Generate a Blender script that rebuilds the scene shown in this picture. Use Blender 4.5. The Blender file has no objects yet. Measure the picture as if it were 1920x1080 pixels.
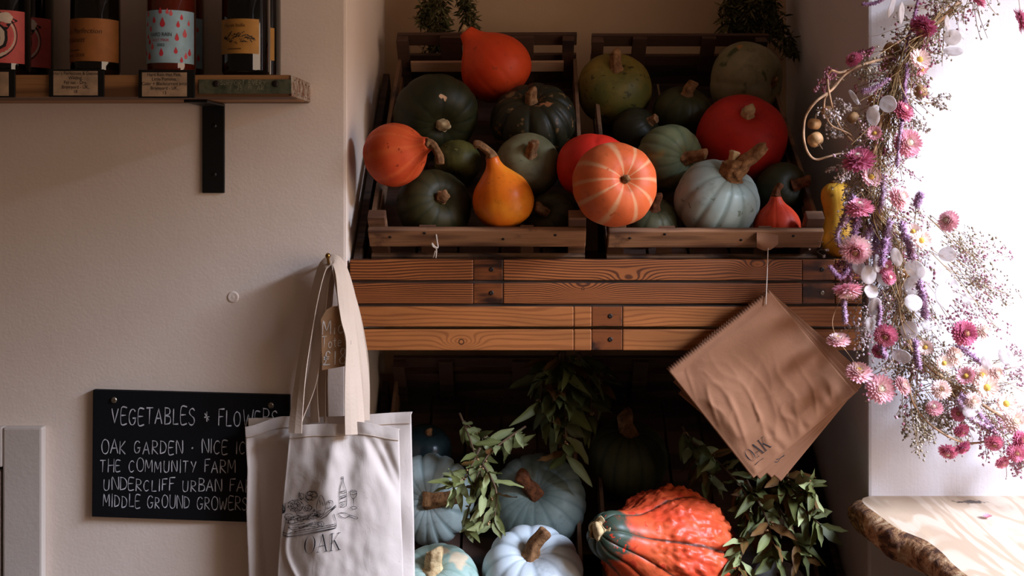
import bpy, bmesh, math, random
from mathutils import Vector, Matrix, Quaternion, noise

# ------------------------------------------------------------------ camera, world, light
scene = bpy.context.scene
COL = scene.collection
CAM = Vector((0.0, -2.0, 1.40))
HZ = 320.0                                  # picture row of the eye level (a level camera with its view shifted down)
cam_data = bpy.data.cameras.new('camera')
cam_data.lens = 37.5
cam_data.sensor_width = 36.0
cam_data.shift_y = -(540.0 - HZ) / 1920.0
cam_data.clip_start = 0.05
cam = bpy.data.objects.new('camera', cam_data)
cam.location = CAM
cam.rotation_euler = (math.pi / 2, 0, 0)
COL.objects.link(cam)
scene.camera = cam

world = bpy.data.worlds.new('world')
scene.world = world
world.use_nodes = True
_bg = world.node_tree.nodes['Background']
_bg.inputs['Color'].default_value = (1.0, 0.68, 0.44, 1)
_bg.inputs['Strength'].default_value = 0.045

def area_light(name, loc, direction, sx, sy, power, color):
    l = bpy.data.lights.new(name, 'AREA')
    l.shape = 'RECTANGLE'; l.size = sx; l.size_y = sy
    l.energy = power; l.color = color
    o = bpy.data.objects.new(name, l)
    o.location = loc
    o.rotation_euler = Vector(direction).to_track_quat('-Z', 'Y').to_euler()
    COL.objects.link(o)
    return o
# the sky outside, seen through the window of the side wall, and the paler light of the street below it
area_light('sky_daylight', (3.10, -1.75, 3.19), (-3.2, 1.65, -2.20), 1.9, 0.9, 600.0, (0.74, 0.87, 1.12))
area_light('street_daylight', (1.62, -1.22, 1.45), (-1.0, 0.12, -0.10), 1.70, 1.10, 22.0, (1.0, 0.74, 0.54))

scene.view_settings.view_transform = 'Standard'
scene.view_settings.look = 'None'
scene.view_settings.exposure = 0.0
scene.view_settings.gamma = 1.0
scene.view_settings.use_curve_mapping = False

# ------------------------------------------------------------------ helpers
R = random.Random(7)
PI = math.pi

def at(px, py, y):
    """the point of the vertical plane at depth y that shows at picture column px, row py"""
    s = (y - CAM.y) / 2.0
    return Vector(((px - 960.0) / 1000.0 * s, y, CAM.z + (HZ - py) / 1000.0 * s))

class MB:
    def __init__(self):
        self.v = []; self.f = []; self.m = []; self.a = {}
    def add(self, vs, fs, mi=0, **attrs):
        b = len(self.v)
        self.v.extend(Vector(p) for p in vs)
        self.f.extend(tuple(i + b for i in f) for f in fs)
        self.m.extend([mi] * len(fs))
        for k, val in attrs.items():
            arr = self.a.setdefault(k, [])
            arr.extend([0.0] * (b - len(arr)))
            if isinstance(val, (int, float)):
                arr.extend([float(val)] * len(vs))
            else:
                arr.extend(float(x) for x in val)
        for k, arr in self.a.items():
            arr.extend([0.0] * (len(self.v) - len(arr)))
        return self
    def box(self, lo, hi, mi=0, mat=None):
        x0, y0, z0 = lo; x1, y1, z1 = hi
        vs = [Vector(p) for p in ((x0,y0,z0),(x1,y0,z0),(x1,y1,z0),(x0,y1,z0),(x0,y0,z1),(x1,y0,z1),(x1,y1,z1),(x0,y1,z1))]
        if mat: vs = [mat @ p for p in vs]
        return self.add(vs, [(0,3,2,1),(4,5,6,7),(0,1,5,4),(1,2,6,5),(2,3,7,6),(3,0,4,7)], mi)
    def tube(self, pts, radii, n=8, ridges=0, rd=0.0, mi=0, cap=True, **attrs):
        pts = [Vector(p) for p in pts]
        if isinstance(radii, (int, float)): radii = [radii] * len(pts)
        vs = []; fs = []
        t0 = (pts[1] - pts[0]).normalized()
        u = t0.orthogonal().normalized()
        for i, p in enumerate(pts):
            t = (pts[min(i + 1, len(pts) - 1)] - pts[max(i - 1, 0)])
            t = t.normalized() if t.length > 1e-9 else t0
            u = (u - t * u.dot(t))
            u = u.normalized() if u.length > 1e-6 else t.orthogonal().normalized()
            w = t.cross(u)
            for k in range(n):
                a = 2 * PI * k / n
                r = radii[i] * (1 + rd * math.cos(ridges * a + i * 0.12)) if ridges else radii[i]
                vs.append(p + (u * math.cos(a) + w * math.sin(a)) * r)
        for i in range(len(pts) - 1):
            for k in range(n):
                a = i * n + k; b = i * n + (k + 1) % n
                fs.append((a, b, b + n, a + n))
        if cap:
            fs.append(tuple(range(n - 1, -1, -1)))
            fs.append(tuple((len(pts) - 1) * n + k for k in range(n)))
        return self.add(vs, fs, mi, **attrs)
    def lathe(self, prof, center, axis=(0, 0, 1), n=32, mi=0, spin=0.0):
        A = Vector(axis).normalized(); u = A.orthogonal().normalized(); w = A.cross(u)
        c = Vector(center); vs = []; fs = []
        for z, r in prof:
            for k in range(n):
                a = 2 * PI * k / n + spin
                vs.append(c + A * z + (u * math.cos(a) + w * math.sin(a)) * r)
        for i in range(len(prof) - 1):
            for k in range(n):
                a = i * n + k; b = i * n + (k + 1) % n
                fs.append((a, b, b + n, a + n))
        fs.append(tuple(range(n - 1, -1, -1)))
        fs.append(tuple((len(prof) - 1) * n + k for k in range(n)))
        return self.add(vs, fs, mi)
    def grid(self, P, nu, nv, mi=0, flip=False):
        vs = [P(i / nu, j / nv) for j in range(nv + 1) for i in range(nu + 1)]
        fs = []
        for j in range(nv):
            for i in range(nu):
                a = j * (nu + 1) + i
                q = (a, a + 1, a + nu + 2, a + nu + 1)
                fs.append(q[::-1] if flip else q)
        return self.add(vs, fs, mi)

OFF = {}
def obj(name, mb, mat, parent=None, smooth=True, bevel=0.0, loc=None, fixn=True):
    """one mesh object; its points are given in world space"""
    off = OFF[parent.name] if parent is not None else Vector(loc) if loc is not None else Vector((0, 0, 0))
    me = bpy.data.meshes.new(name)
    me.from_pydata([p - off for p in mb.v], [], mb.f)
    mats = mat if isinstance(mat, (list, tuple)) else [mat]
    for m_ in mats: me.materials.append(m_)
    for p, mi in zip(me.polygons, mb.m):
        p.material_index = mi; p.use_smooth = smooth
    for k, arr in mb.a.items():
        a = me.attributes.new(k, 'FLOAT', 'POINT')
        a.data.foreach_set('value', arr + [0.0] * (len(mb.v) - len(arr)))
    if fixn or bevel:
        bm = bmesh.new(); bm.from_mesh(me)
        if fixn: bmesh.ops.recalc_face_normals(bm, faces=bm.faces[:])
        if bevel:
            es = [e for e in bm.edges if len(e.link_faces) == 2 and e.calc_face_angle(0) > 0.6]
            bmesh.ops.bevel(bm, geom=es, offset=bevel, segments=2, profile=0.6, affect='EDGES')
        bm.to_mesh(me); bm.free()
    me.update()
    o = bpy.data.objects.new(name, me)
    COL.objects.link(o)
    OFF[o.name] = off.copy()
    if parent is not None:
        o.parent = parent
    else:
        o.location = off
    return o
def empty(name, loc):
    o = bpy.data.objects.new(name, None)
    o.empty_display_size = 0.05
    COL.objects.link(o); o.location = loc
    OFF[o.name] = Vector(loc)
    return o
def tag(o, label=None, cat=None, group=None, kind=None):
    if label: o['label'] = label
    if cat: o['category'] = cat
    if group: o['group'] = group
    if kind: o['kind'] = kind
    return o
def structure(o, label=None, cat=None):
    return tag(o, label, cat, kind='structure')

def catmull(pts, n):
    """n+1 points along a Catmull-Rom curve through pts (vectors of any size, as tuples)"""
    P = [tuple(p) for p in pts]; m = len(P) - 1; out = []
    for i in range(n + 1):
        t = i / n * m; k = min(int(t), m - 1); f = t - k
        p0 = P[max(k - 1, 0)]; p1 = P[k]; p2 = P[k + 1]; p3 = P[min(k + 2, m)]
        out.append(tuple(0.5 * (2 * b + (c - a) * f + (2 * a - 5 * b + 4 * c - d) * f * f + (3 * b - a - 3 * c + d) * f ** 3)
                         for a, b, c, d in zip(p0, p1, p2, p3)))
    return out
def smoothstep(a, b, x):
    t = max(0.0, min(1.0, (x - a) / (b - a))); return t * t * (3 - 2 * t)
def nz(x, y=0.0, z=0.0):
    return noise.noise(Vector((x, y, z)))

# ------------------------------------------------------------------ materials
def srgb(c):
    return tuple((x / 255 / 12.92) if x / 255 <= 0.04045 else ((x / 255 + 0.055) / 1.055) ** 2.4 for x in c) + (1,)
class NT:
    def __init__(self, name):
        self.mat = bpy.data.materials.new(name); self.mat.use_nodes = True
        self.n = self.mat.node_tree.nodes; self.l = self.mat.node_tree.links
        self.b = self.n['Principled BSDF']; self.out = self.n['Material Output']
    def node(self, t, **kw):
        nd = self.n.new(t)
        for k, v in kw.items(): setattr(nd, k, v)
        return nd
    def link(self, a, b): self.l.new(a, b)
    def coords(self, scale=(1, 1, 1), loc=(0, 0, 0), rot=(0, 0, 0)):
        tc = self.node('ShaderNodeTexCoord'); mp = self.node('ShaderNodeMapping')
        mp.inputs['Scale'].default_value = scale; mp.inputs['Location'].default_value = loc; mp.inputs['Rotation'].default_value = rot
        self.link(tc.outputs['Object'], mp.inputs['Vector'])
        return mp.outputs['Vector']
    def noise(self, vec, scale, detail=4, rough=0.55, dist=0.0):
        nd = self.node('ShaderNodeTexNoise'); self.link(vec, nd.inputs['Vector'])
        nd.inputs['Scale'].default_value = scale; nd.inputs['Detail'].default_value = detail
        nd.inputs['Roughness'].default_value = rough; nd.inputs['Distortion'].default_value = dist
        return nd.outputs['Fac']
    def ramp(self, fac, stops):
        nd = self.node('ShaderNodeValToRGB'); self.link(fac, nd.inputs['Fac'])
        el = nd.color_ramp.elements
        while len(el) < len(stops): el.new(0.5)
        for e, (p, c) in zip(el, stops):
            e.position = p
            e.color = c if len(c) == 4 else srgb(c)
        return nd.outputs['Color']
    def step(self, fac, a, b):
        nd = self.node('ShaderNodeMapRange', interpolation_type='SMOOTHSTEP')
        self.link(fac, nd.inputs['Value'])
        nd.inputs['From Min'].default_value = a; nd.inputs['From Max'].default_value = b
        return nd.outputs['Result']
    def mul(self, a, k):
        nd = self.node('ShaderNodeMath', operation='MULTIPLY'); self.link(a, nd.inputs[0])
        if isinstance(k, (int, float)): nd.inputs[1].default_value = k
        else: self.link(k, nd.inputs[1])
        return nd.outputs[0]
    def mix(self, fac, a, b, mode='MIX'):
        nd = self.node('ShaderNodeMix', data_type='RGBA', blend_type=mode)
        ins = [i for i in nd.inputs if i.type == 'RGBA']; fi = nd.inputs[0]
        if isinstance(fac, (int, float)): fi.default_value = fac
        else: self.link(fac, fi)
        for s, v in zip(ins, (a, b)):
            if isinstance(v, tuple): s.default_value = v if len(v) == 4 else srgb(v)
            else: self.link(v, s)
        return [o for o in nd.outputs if o.type == 'RGBA'][0]
    def attr(self, name):
        nd = self.node('ShaderNodeAttribute', attribute_name=name)
        return nd.outputs['Fac']
    def bump(self, h, strength=0.3, dist=0.002):
        nd = self.node('ShaderNodeBump'); self.link(h, nd.inputs['Height'])
        nd.inputs['Strength'].default_value = strength; nd.inputs['Distance'].default_value = dist
        self.link(nd.outputs['Normal'], self.b.inputs['Normal'])
    def color(self, c):
        if isinstance(c, tuple): self.b.inputs['Base Color'].default_value = c if len(c) == 4 else srgb(c)
        else: self.link(c, self.b.inputs['Base Color'])
    def set(self, **kw):
        for k, v in kw.items(): self.b.inputs[k].default_value = v
        return self
def S(k): return k.replace('_', ' ')

def flat_mat(name, col, rough=0.6, vary=0.06, scale=40, bump=0.1, metallic=0.0, spec=0.5):
    t = NT(name)
    f = t.noise(t.coords(), scale)
    c2 = tuple(max(0, min(255, x * (1 - vary * 3))) for x in col); c1 = tuple(min(255, x * (1 + vary)) for x in col)
    t.color(t.ramp(f, [(0.3, c2), (0.7, c1)]))
    t.bump(f, bump, 0.001)
    t.b.inputs['Roughness'].default_value = rough; t.b.inputs['Metallic'].default_value = metallic
    t.b.inputs['Specular IOR Level'].default_value = spec
    return t.mat

def plaster(name, c1, c2, scale=1.0, streak=True):
    t = NT(name); v = t.coords()
    big = t.noise(v, 3.0 * scale, 5); fine = t.noise(v, 170, 3); med = t.noise(v, 26, 4)
    t.color(t.ramp(big, [(0.3, c1), (0.7, c2)]))
    h = t.node('ShaderNodeMath', operation='ADD'); t.link(fine, h.inputs[0]); t.link(t.mul(med, 2.2), h.inputs[1])
    hh = h.outputs[0]
    if streak:
        st = t.noise(t.coords(scale=(260, 260, 9)), 1.0, 3)
        h2 = t.node('ShaderNodeMath', operation='ADD'); t.link(hh, h2.inputs[0]); t.link(t.mul(st, 0.8), h2.inputs[1]); hh = h2.outputs[0]
    t.bump(hh, 0.30, 0.0012)
    t.b.inputs['Roughness'].default_value = 0.85
    t.b.inputs['Specular IOR Level'].default_value = 0.15
    return t.mat

def wood(name, light, dark, grain=(1.2, 9, 26), ring=1.0, rough=0.5, seed=0.0, contrast=(0.35, 0.65), stain=None, bump=0.25, dist=6.0, knots=()):
    """boards whose grain runs along local x"""
    t = NT(name); v = t.coords(scale=grain, loc=(seed * 3.1, seed * 7.7, seed * 1.3))
    n1 = t.noise(v, ring, 3, 0.5, 0.3)
    w = t.node('ShaderNodeMath', operation='SINE'); t.link(t.mul(n1, dist * 6.0), w.inputs[0])
    mr = t.node('ShaderNodeMapRange'); t.link(w.outputs[0], mr.inputs['Value']); mr.inputs['From Min'].default_value = -1
    fib = t.noise(t.coords(scale=(14, 160, 500), loc=(seed, 0, 0)), 1.0, 3)
    c = t.ramp(mr.outputs['Result'], [(contrast[0], light), (contrast[1] + 0.3, dark)])
    c = t.mix(t.mul(t.step(fib, 0.45, 0.75), 0.45), c, dark)
    if stain:
        s = t.noise(t.coords(scale=(1, 1, 1), loc=(seed * 5, 0, 0)), 16, 5)
        c = t.mix(t.step(s, 0.55, 0.72), c, stain)
    for (kx, ky, kz, kr) in knots:
        vm = t.node('ShaderNodeVectorMath', operation='DISTANCE'); t.link(t.coords(), vm.inputs[0]); vm.inputs[1].default_value = (kx, ky, kz)
        a = t.step(vm.outputs['Value'], kr, kr * 0.8); b = t.step(vm.outputs['Value'], kr * 0.45, kr * 0.65)
        c = t.mix(t.mul(a, b), c, (30, 14, 8))
    t.color(c); t.bump(fib, bump, 0.0012)
    t.b.inputs['Roughness'].default_value = rough
    return t.mat

def pine(name, light, line, freq=225.0, amp=3.2, thin=(0.35, 0.95), strength=0.8, seed=0.0, knots=(), stain=None, rough=0.42, warm=None):
    """a sawn pine face: growth lines running along x, bending round the knots; knots: (x, z, size, eye)"""
    t = NT(name)
    tc = t.node('ShaderNodeTexCoord'); sx = t.node('ShaderNodeSeparateXYZ'); t.link(tc.outputs['Object'], sx.inputs[0])
    def m(op, a, b=None):
        nd = t.node('ShaderNodeMath', operation=op)
        for i, q in enumerate((a, b)):
            if q is None: continue
            if isinstance(q, (int, float)): nd.inputs[i].default_value = q
            else: t.link(q, nd.inputs[i])
        return nd.outputs[0]
    n1 = t.noise(t.coords(scale=(2.2, 1, 13), loc=(seed * 3.7, 0, seed)), 1.0, 2, 0.45)
    n2 = t.noise(t.coords(scale=(9, 1, 60), loc=(seed, 0, seed * 2)), 1.0, 2)
    ph = m('ADD', m('MULTIPLY', sx.outputs['Z'], freq), m('ADD', m('MULTIPLY', n1, amp * 2), m('MULTIPLY', n2, 0.5)))
    eye = None
    for (kx, kz, r, er) in knots:
        d2 = m('ADD', m('POWER', m('MULTIPLY', m('SUBTRACT', sx.outputs['X'], kx), 0.42 / r), 2.0), m('POWER', m('MULTIPLY', m('SUBTRACT', sx.outputs['Z'], kz), 1.0 / r), 2.0))
        g = m('POWER', 2.718, m('MULTIPLY', d2, -1.0))
        ph = m('ADD', ph, m('MULTIPLY', g, 5.0))
        dd = m('SQRT', m('ADD', m('POWER', m('SUBTRACT', sx.outputs['X'], kx), 2.0), m('POWER', m('SUBTRACT', sx.outputs['Z'], kz), 2.0)))
        e = m('MULTIPLY', t.step(dd, er, er * 0.85), t.step(dd, er * 0.45, er * 0.65))
        eye = e if eye is None else m('MAXIMUM', eye, e)
    s_ = m('MULTIPLY', m('ADD', m('SINE', m('MULTIPLY', ph, 6.2832)), 1.0), 0.5)
    ln = t.step(s_, thin[0], thin[1])
    big = t.noise(t.coords(scale=(3, 1, 14), loc=(seed * 2, 0, 3)), 1.0, 4)
    base = t.mix(t.step(big, 0.35, 0.7), light, warm or tuple(x * 0.84 for x in light))
    c = t.mix(m('MULTIPLY', ln, strength), base, line)
    fib = t.noise(t.coords(scale=(14, 160, 520), loc=(seed, 0, 0)), 1.0, 3)
    c = t.mix(t.mul(t.step(fib, 0.5, 0.8), 0.30), c, line)
    if stain:
        st = t.noise(t.coords(scale=(3, 1, 10), loc=(seed * 5, 0, 0)), 3.0, 5)
        c = t.mix(t.mul(t.step(st, 0.60, 0.80), 0.7), c, stain)
    if eye is not None: c = t.mix(m('MULTIPLY', eye, 0.85), c, (44, 20, 10))
    t.color(c); t.bump(fib, 0.2, 0.001); t.set(Roughness=rough)
    return t.mat

def gourd_mat(name, base, second, rib=None, rib_amt=0.6, rib_k=(0.55, 1.0), top=None, top_h=(0.86, 0.98), scale=9, blotch=(0.42, 0.62),
              speck=None, speck_t=(0.66, 0.70), speck_scale=60, rough=0.5, bump=0.22, bscale=80, seed=0.0, scar=None, scar_t=(0.68, 0.70), scar_scale=12, coat=0.0,
              bottom=None, stretch=1.0, top_noise=0.12, top_rib=0.0):
    t = NT(name); v = t.coords(loc=(seed * 1.7, seed * 2.3, seed))
    c = t.ramp(t.noise(v, scale, 5, 0.6), [(blotch[0], base), (blotch[1], second)])
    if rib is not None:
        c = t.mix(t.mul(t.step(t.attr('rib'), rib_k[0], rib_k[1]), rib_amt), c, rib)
    if top is not None:
        nn = t.node('ShaderNodeMath', operation='ADD'); t.link(t.attr('h'), nn.inputs[0])
        t.link(t.mul(t.noise(v, 30, 4), top_noise), nn.inputs[1])
        if top_rib:
            n3 = t.node('ShaderNodeMath', operation='ADD'); t.link(nn.outputs[0], n3.inputs[0]); t.link(t.mul(t.attr('rib'), top_rib), n3.inputs[1]); nn = n3
        c = t.mix(t.step(nn.outputs[0], top_h[0] + 0.06, top_h[1] + 0.06), c, top)
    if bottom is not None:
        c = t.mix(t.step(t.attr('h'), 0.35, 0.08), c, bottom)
    if speck is not None:
        c = t.mix(t.step(t.noise(v, speck_scale, 2), speck_t[0], speck_t[1]), c, speck)
    if scar is not None:
        c = t.mix(t.step(t.noise(v, scar_scale, 3, 0.65), scar_t[0], scar_t[1]), c, scar)
    c = t.mix(t.mul(t.step(t.noise(v, scale * 5.5, 5, 0.7), 0.52, 0.72), 0.38), c, tuple(x * 0.62 for x in second))
    t.color(c)
    t.bump(t.noise(v, bscale, 4), bump, 0.0015)
    t.b.inputs['Roughness'].default_value = rough
    t.b.inputs['Coat Weight'].default_value = coat
    t.b.inputs['Specular IOR Level'].default_value = 0.22
    return t.mat

def tone_mat(name, stops, rough=0.65, translucent=0.0, spec=0.25, var=0.0):
    """colour read from the point attribute 'tone' (each leaf or petal its own colour)"""
    t = NT(name)
    c = t.ramp(t.attr('tone'), stops)
    if var:
        c = t.mix(t.mul(t.noise(t.coords(), 60, 3), var), c, tuple(x * 0.5 for x in stops[0][1]))
    t.color(c)
    t.b.inputs['Roughness'].default_value = rough; t.b.inputs['Specular IOR Level'].default_value = spec
    if translucent:
        tr = t.node('ShaderNodeBsdfTranslucent'); t.link(c, tr.inputs['Color'])
        ms = t.node('ShaderNodeMixShader'); ms.inputs['Fac'].default_value = translucent
        t.link(t.b.outputs['BSDF'], ms.inputs[1]); t.link(tr.outputs['BSDF'], ms.inputs[2])
        t.link(ms.outputs['Shader'], t.out.inputs['Surface'])
    return t.mat

MAT = {}
MAT['cream'] = plaster('cream_wall_paint', (226, 208, 194), (234, 217, 204), streak=False)
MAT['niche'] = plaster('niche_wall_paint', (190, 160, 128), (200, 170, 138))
MAT['white'] = plaster('white_wall_paint', (208, 203, 206), (216, 211, 214))
MAT['trim'] = plaster('trim_paint', (190, 178, 168), (198, 186, 176), streak=False)
MAT['floor'] = wood('floor_boards', (120, 90, 65), (80, 55, 38), grain=(1, 8, 8))
MAT['ceil'] = plaster('ceiling_paint', (200, 190, 180), (206, 196, 186))
MAT['black'] = flat_mat('black_painted_metal', (10, 10, 12), 0.45)
MAT['dark'] = flat_mat('gap_shade_paint', (14, 10, 8), 0.9)
MAT['chalk'] = flat_mat('chalk_pen', (205, 205, 210), 0.9, bump=0.0)
MAT['slate'] = flat_mat('blackboard_paint', (12, 13, 17), 0.75, spec=0.2)
MAT['brass'] = flat_mat('aged_brass', (150, 115, 60), 0.3, metallic=1.0)
MAT['screw'] = flat_mat('screw_metal', (150, 140, 125), 0.35, metallic=0.9)
MAT['nail'] = flat_mat('dark_nail', (45, 35, 30), 0.5, metallic=0.5)
MAT['ink'] = flat_mat('black_ink', (26, 26, 32), 0.8, bump=0.0)
MAT['white_ink'] = flat_mat('white_pen', (225, 215, 205), 0.8, bump=0.0)
MAT['kraft_card'] = flat_mat('kraft_card', (176, 148, 120), 0.8)
MAT['kraft_tag'] = flat_mat('kraft_tag', (172, 130, 92), 0.8)
MAT['string'] = flat_mat('string', (215, 200, 185), 0.9)
MAT['stem'] = None
def stem_mat(name, a, b):
    t = NT(name); v = t.coords()
    c = t.ramp(t.noise(t.coords(scale=(60, 60, 60)), 1.0, 5, 0.7), [(0.35, b), (0.65, a)])
    t.color(c); t.bump(t.noise(v, 240, 4), 0.6, 0.002); t.b.inputs['Roughness'].default_value = 0.85
    t.b.inputs['Specular IOR Level'].default_value = 0.15
    return t.mat
MAT['stem'] = stem_mat('brown_stem', (158, 116, 78), (82, 52, 32))
MAT['stem_pale'] = stem_mat('pale_stem', (205, 182, 140), (150, 118, 80))
MAT['stem_dark'] = stem_mat('dark_stem', (120, 72, 44), (52, 28, 16))
# ------------------------------------------------------------------ room shell
def slabbox(name, lo, hi, mat, bevel=0.0):
    o = obj(name, MB().box(lo, hi), mat, smooth=False, bevel=bevel)
    return structure(o)
slabbox('floor', (-2.6, -4.2, -0.1), (1.72, 0.75, 0.0), MAT['floor'])
slabbox('ceiling', (-2.6, -4.2, 2.6), (1.72, 0.75, 2.7), MAT['ceil'])
slabbox('wall_left', (-2.6, 0.0, 0.0), (-0.310, 0.75, 2.6), MAT['cream'], 0.006)
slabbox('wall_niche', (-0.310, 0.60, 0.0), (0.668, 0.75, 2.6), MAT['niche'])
slabbox('wall_right', (0.668, 0.0, 0.0), (1.72, 0.75, 2.6), MAT['white'], 0.006)
# side wall with the window opening the daylight comes through
WX = 1.52
w = MB()
w.box((WX, -4.2, 0.0), (WX + 0.2, 0.0, 0.80)); w.box((WX, -4.2, 2.25), (WX + 0.2, 0.0, 2.6))
w.box((WX, -4.2, 0.80), (WX + 0.2, -2.12, 2.25)); w.box((WX, -0.32, 0.80), (WX + 0.2, 0.0, 2.25))
structure(obj('wall_window', w, MAT['white'], smooth=False))
w = MB()
w.box((WX - 0.01, -2.14, 0.78), (WX + 0.03, -2.10, 2.27)); w.box((WX - 0.01, -0.34, 0.78), (WX + 0.03, -0.30, 2.27))
w.box((WX - 0.01, -2.10, 0.78), (WX + 0.03, -0.34, 0.82)); w.box((WX - 0.01, -2.10, 2.23), (WX + 0.03, -0.34, 2.27))
structure(obj('window_1', w, MAT['trim'], smooth=False))

# low cupboard door with its painted casing, at the foot of the wall
XR, ZT = at(87, 797, 0).x, at(87, 797, 0).z
XI, ZI = at(14, 871, 0).x, at(14, 871, 0).z
w = MB()
w.box((XI, -0.020, 0.0), (XR, 0.0, ZT)); w.box((-1.30, -0.020, ZI), (XI, 0.0, ZT))
structure(obj('trim_1', w, MAT['trim'], smooth=False, bevel=0.004))
d = empty('door_1', (-1.13, 0, 0.05)); structure(d)
structure(obj('door_gap_shade', MB().box((-1.30, -0.003, 0.02), (XI, 0.0, ZI)), MAT['dark'], d, smooth=False))  # near-black sheet painting the shade of the gap round the door
structure(obj('door_panel', MB().box((-1.29, -0.018, 0.03), (XI - 0.006, -0.004, ZI - 0.006)), MAT['trim'], d, smooth=False, bevel=0.003))

# ------------------------------------------------------------------ shelf in the niche: four front boards, deck, sloping rails
_zs = at(960, 657, 0.004).z
_k2 = at(1093, 541, 0.004); _k4 = at(865, 641, 0.004)
WOODS = [pine('pine_board_a', (160, 92, 46), (70, 32, 14), 225, 4.6, (0.36, 0.95), 0.92, 1.0, ((at(1180, 0, 0.004).x - 0.18, at(0, 526, 0.004).z - _zs, 0.016, 0.0001), (at(1420, 0, 0.004).x - 0.18, at(0, 500, 0.004).z - _zs, 0.012, 0.0001)), stain=(92, 48, 26)),
         pine('pine_board_b', (154, 88, 44), (66, 30, 14), 240, 4.8, (0.34, 0.95), 0.92, 2.6, ((_k2.x - 0.18, _k2.z - _zs, 0.017, 0.0035),), stain=(88, 46, 26)),
         pine('pine_board_c', (172, 104, 54), (116, 62, 30), 110, 4.6, (0.50, 1.0), 0.6, 4.2),
         pine('pine_board_d', (174, 106, 56), (120, 66, 32), 95, 4.2, (0.50, 1.0), 0.6, 5.9, ((_k4.x - 0.18, _k4.z - _zs, 0.013, 0.0062),))]
MAT['joint'] = wood('joint_block_wood', (120, 66, 34), (44, 24, 16), grain=(9, 9, 26), seed=8, stain=(40, 26, 24), rough=0.35, dist=2)
MAT['rail'] = wood('dark_rail_wood', (62, 42, 30), (30, 18, 12), grain=(2, 12, 20), seed=3.3, rough=0.75)
MAT['deck'] = wood('deck_wood', (110, 74, 46), (60, 36, 22), grain=(1, 8, 20), seed=6.1, rough=0.7)
YF = 0.004
shelf = empty('display_shelf', (0.18, 0.02, at(960, 657, YF).z))
tag(shelf, 'slatted wooden shelf front of four stacked pine boards spanning the wall niche', 'shelf')
rows = [(487, 525.5, [(888, 943), (1505, 1566)]), (531, 569.5, [(888, 943), (1505, 1566)]), (575, 612.5, [(1076, 1076), (1110, 1167)]), (618, 657, [(1076, 1076), (1110, 1167)])]
for i, (ya, yb, cuts) in enumerate(rows):
    z1, z0 = at(960, ya, YF).z, at(960, yb, YF).z
    xs = [-0.304]
    m = MB()
    edges = []
    for (a, b) in cuts: edges.append((at(a, 0, YF).x, at(b, 0, YF).x))
    x = -0.305
    for (a, b) in edges:
        g_ = 0.0008 if b > a else 0.0003
        m.box((x, YF, z0), (a - g_, YF + 0.022, z1)); x = b + g_
    m.box((x, YF, z0), (0.658, YF + 0.022, z1))
    fb = obj('front_board', m, WOODS[i], shelf, smooth=False, bevel=0.0022)
    for (a, b) in edges:
        if b <= a: continue
        j = obj('joint_block', MB().box((a, YF + 0.0012, z0 + 0.0005), (b, YF + 0.022, z1 - 0.0005)), MAT['joint'], shelf, smooth=False, bevel=0.0015)
        cx = (a + b) / 2
        obj('screw', MB().lathe([(0, 0.0045), (0.0012, 0.0042), (0.0016, 0.0018), (0.001, 0.001)], (cx + 0.006, YF + 0.0012, (z0 + z1) / 2 + 0.001), (0, -1, 0), 14), MAT['screw' if i in (1,) and cx > 0 else 'nail'], j)
ZD = at(960, 487, YF).z - 0.026
obj('deck', MB().box((-0.305, YF + 0.022, ZD - 0.018), (0.660, 0.585, ZD)), MAT['deck'], shelf, smooth=False)
m = MB(); m.box((-0.305, YF + 0.005, ZD - 0.10), (0.658, YF + 0.021, ZD + 0.012))
obj('backing_board', m, MAT['rail'], shelf, smooth=False)

TH = math.radians(40)
def tray_frame(dz):
    """origin of a tray's sloping floor and its slope matrix"""
    return Vector((0, 0.06, 1.215 + dz))
def slope_rail(parent, x0, x1, dz, y0=0.045, length=0.63, drop=0.022, up=0.0):
    m = Matrix.Translation((0, y0, 1.2005 + dz)) @ Matrix.Rotation(TH, 4, 'X')
    return obj('rail', MB().box((x0, 0, -drop), (x1, length, up), mat=m), MAT['rail'], parent, smooth=False, bevel=0.0015)
for (x0, x1, up) in ((-0.303, -0.288, 0.03), (-0.262, -0.23, 0.0), (0.10, 0.13, 0.0), (0.20, 0.23, 0.0), (0.50, 0.53, 0.0)):
    slope_rail(shelf, x0, x1, 0.0, up=up)
# uprights under the high end of the rails
for x in (-0.245, 0.115, 0.215, 0.515):
    obj('upright', MB().box((x - 0.012, 0.50, ZD), (x + 0.012, 0.525, 1.555)), MAT['rail'], shelf, smooth=False)

DZ = -0.736
low = empty('display_stand', (0.18, 0.3, 0.0))
tag(low, 'dark wooden stand under the pine boards that carries the lower crates', 'stand')
obj('deck', MB().box((-0.305, 0.02, ZD + DZ - 0.02), (0.660, 0.585, ZD + DZ)), MAT['deck'], low, smooth=False)
for (x0, x1, up) in ((-0.303, -0.288, 0.05), (-0.262, -0.23, 0.0), (0.10, 0.13, 0.0), (0.20, 0.23, 0.0), (0.50, 0.53, 0.0), (0.646, 0.66, 0.05)):
    slope_rail(low, x0, x1, DZ, up=up)
for x in (-0.245, 0.115, 0.215, 0.515):
    obj('upright', MB().box((x - 0.012, 0.50, ZD + DZ), (x + 0.012, 0.525, 1.555 + DZ)), MAT['rail'], low, smooth=False)
for x in (-0.29, 0.645):
    for y in (0.04, 0.565):
        obj('leg', MB().box((x - 0.014, y - 0.014, 0), (x + 0.014, y + 0.014, ZD + DZ - 0.02)), MAT['rail'], low, smooth=False)

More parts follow.
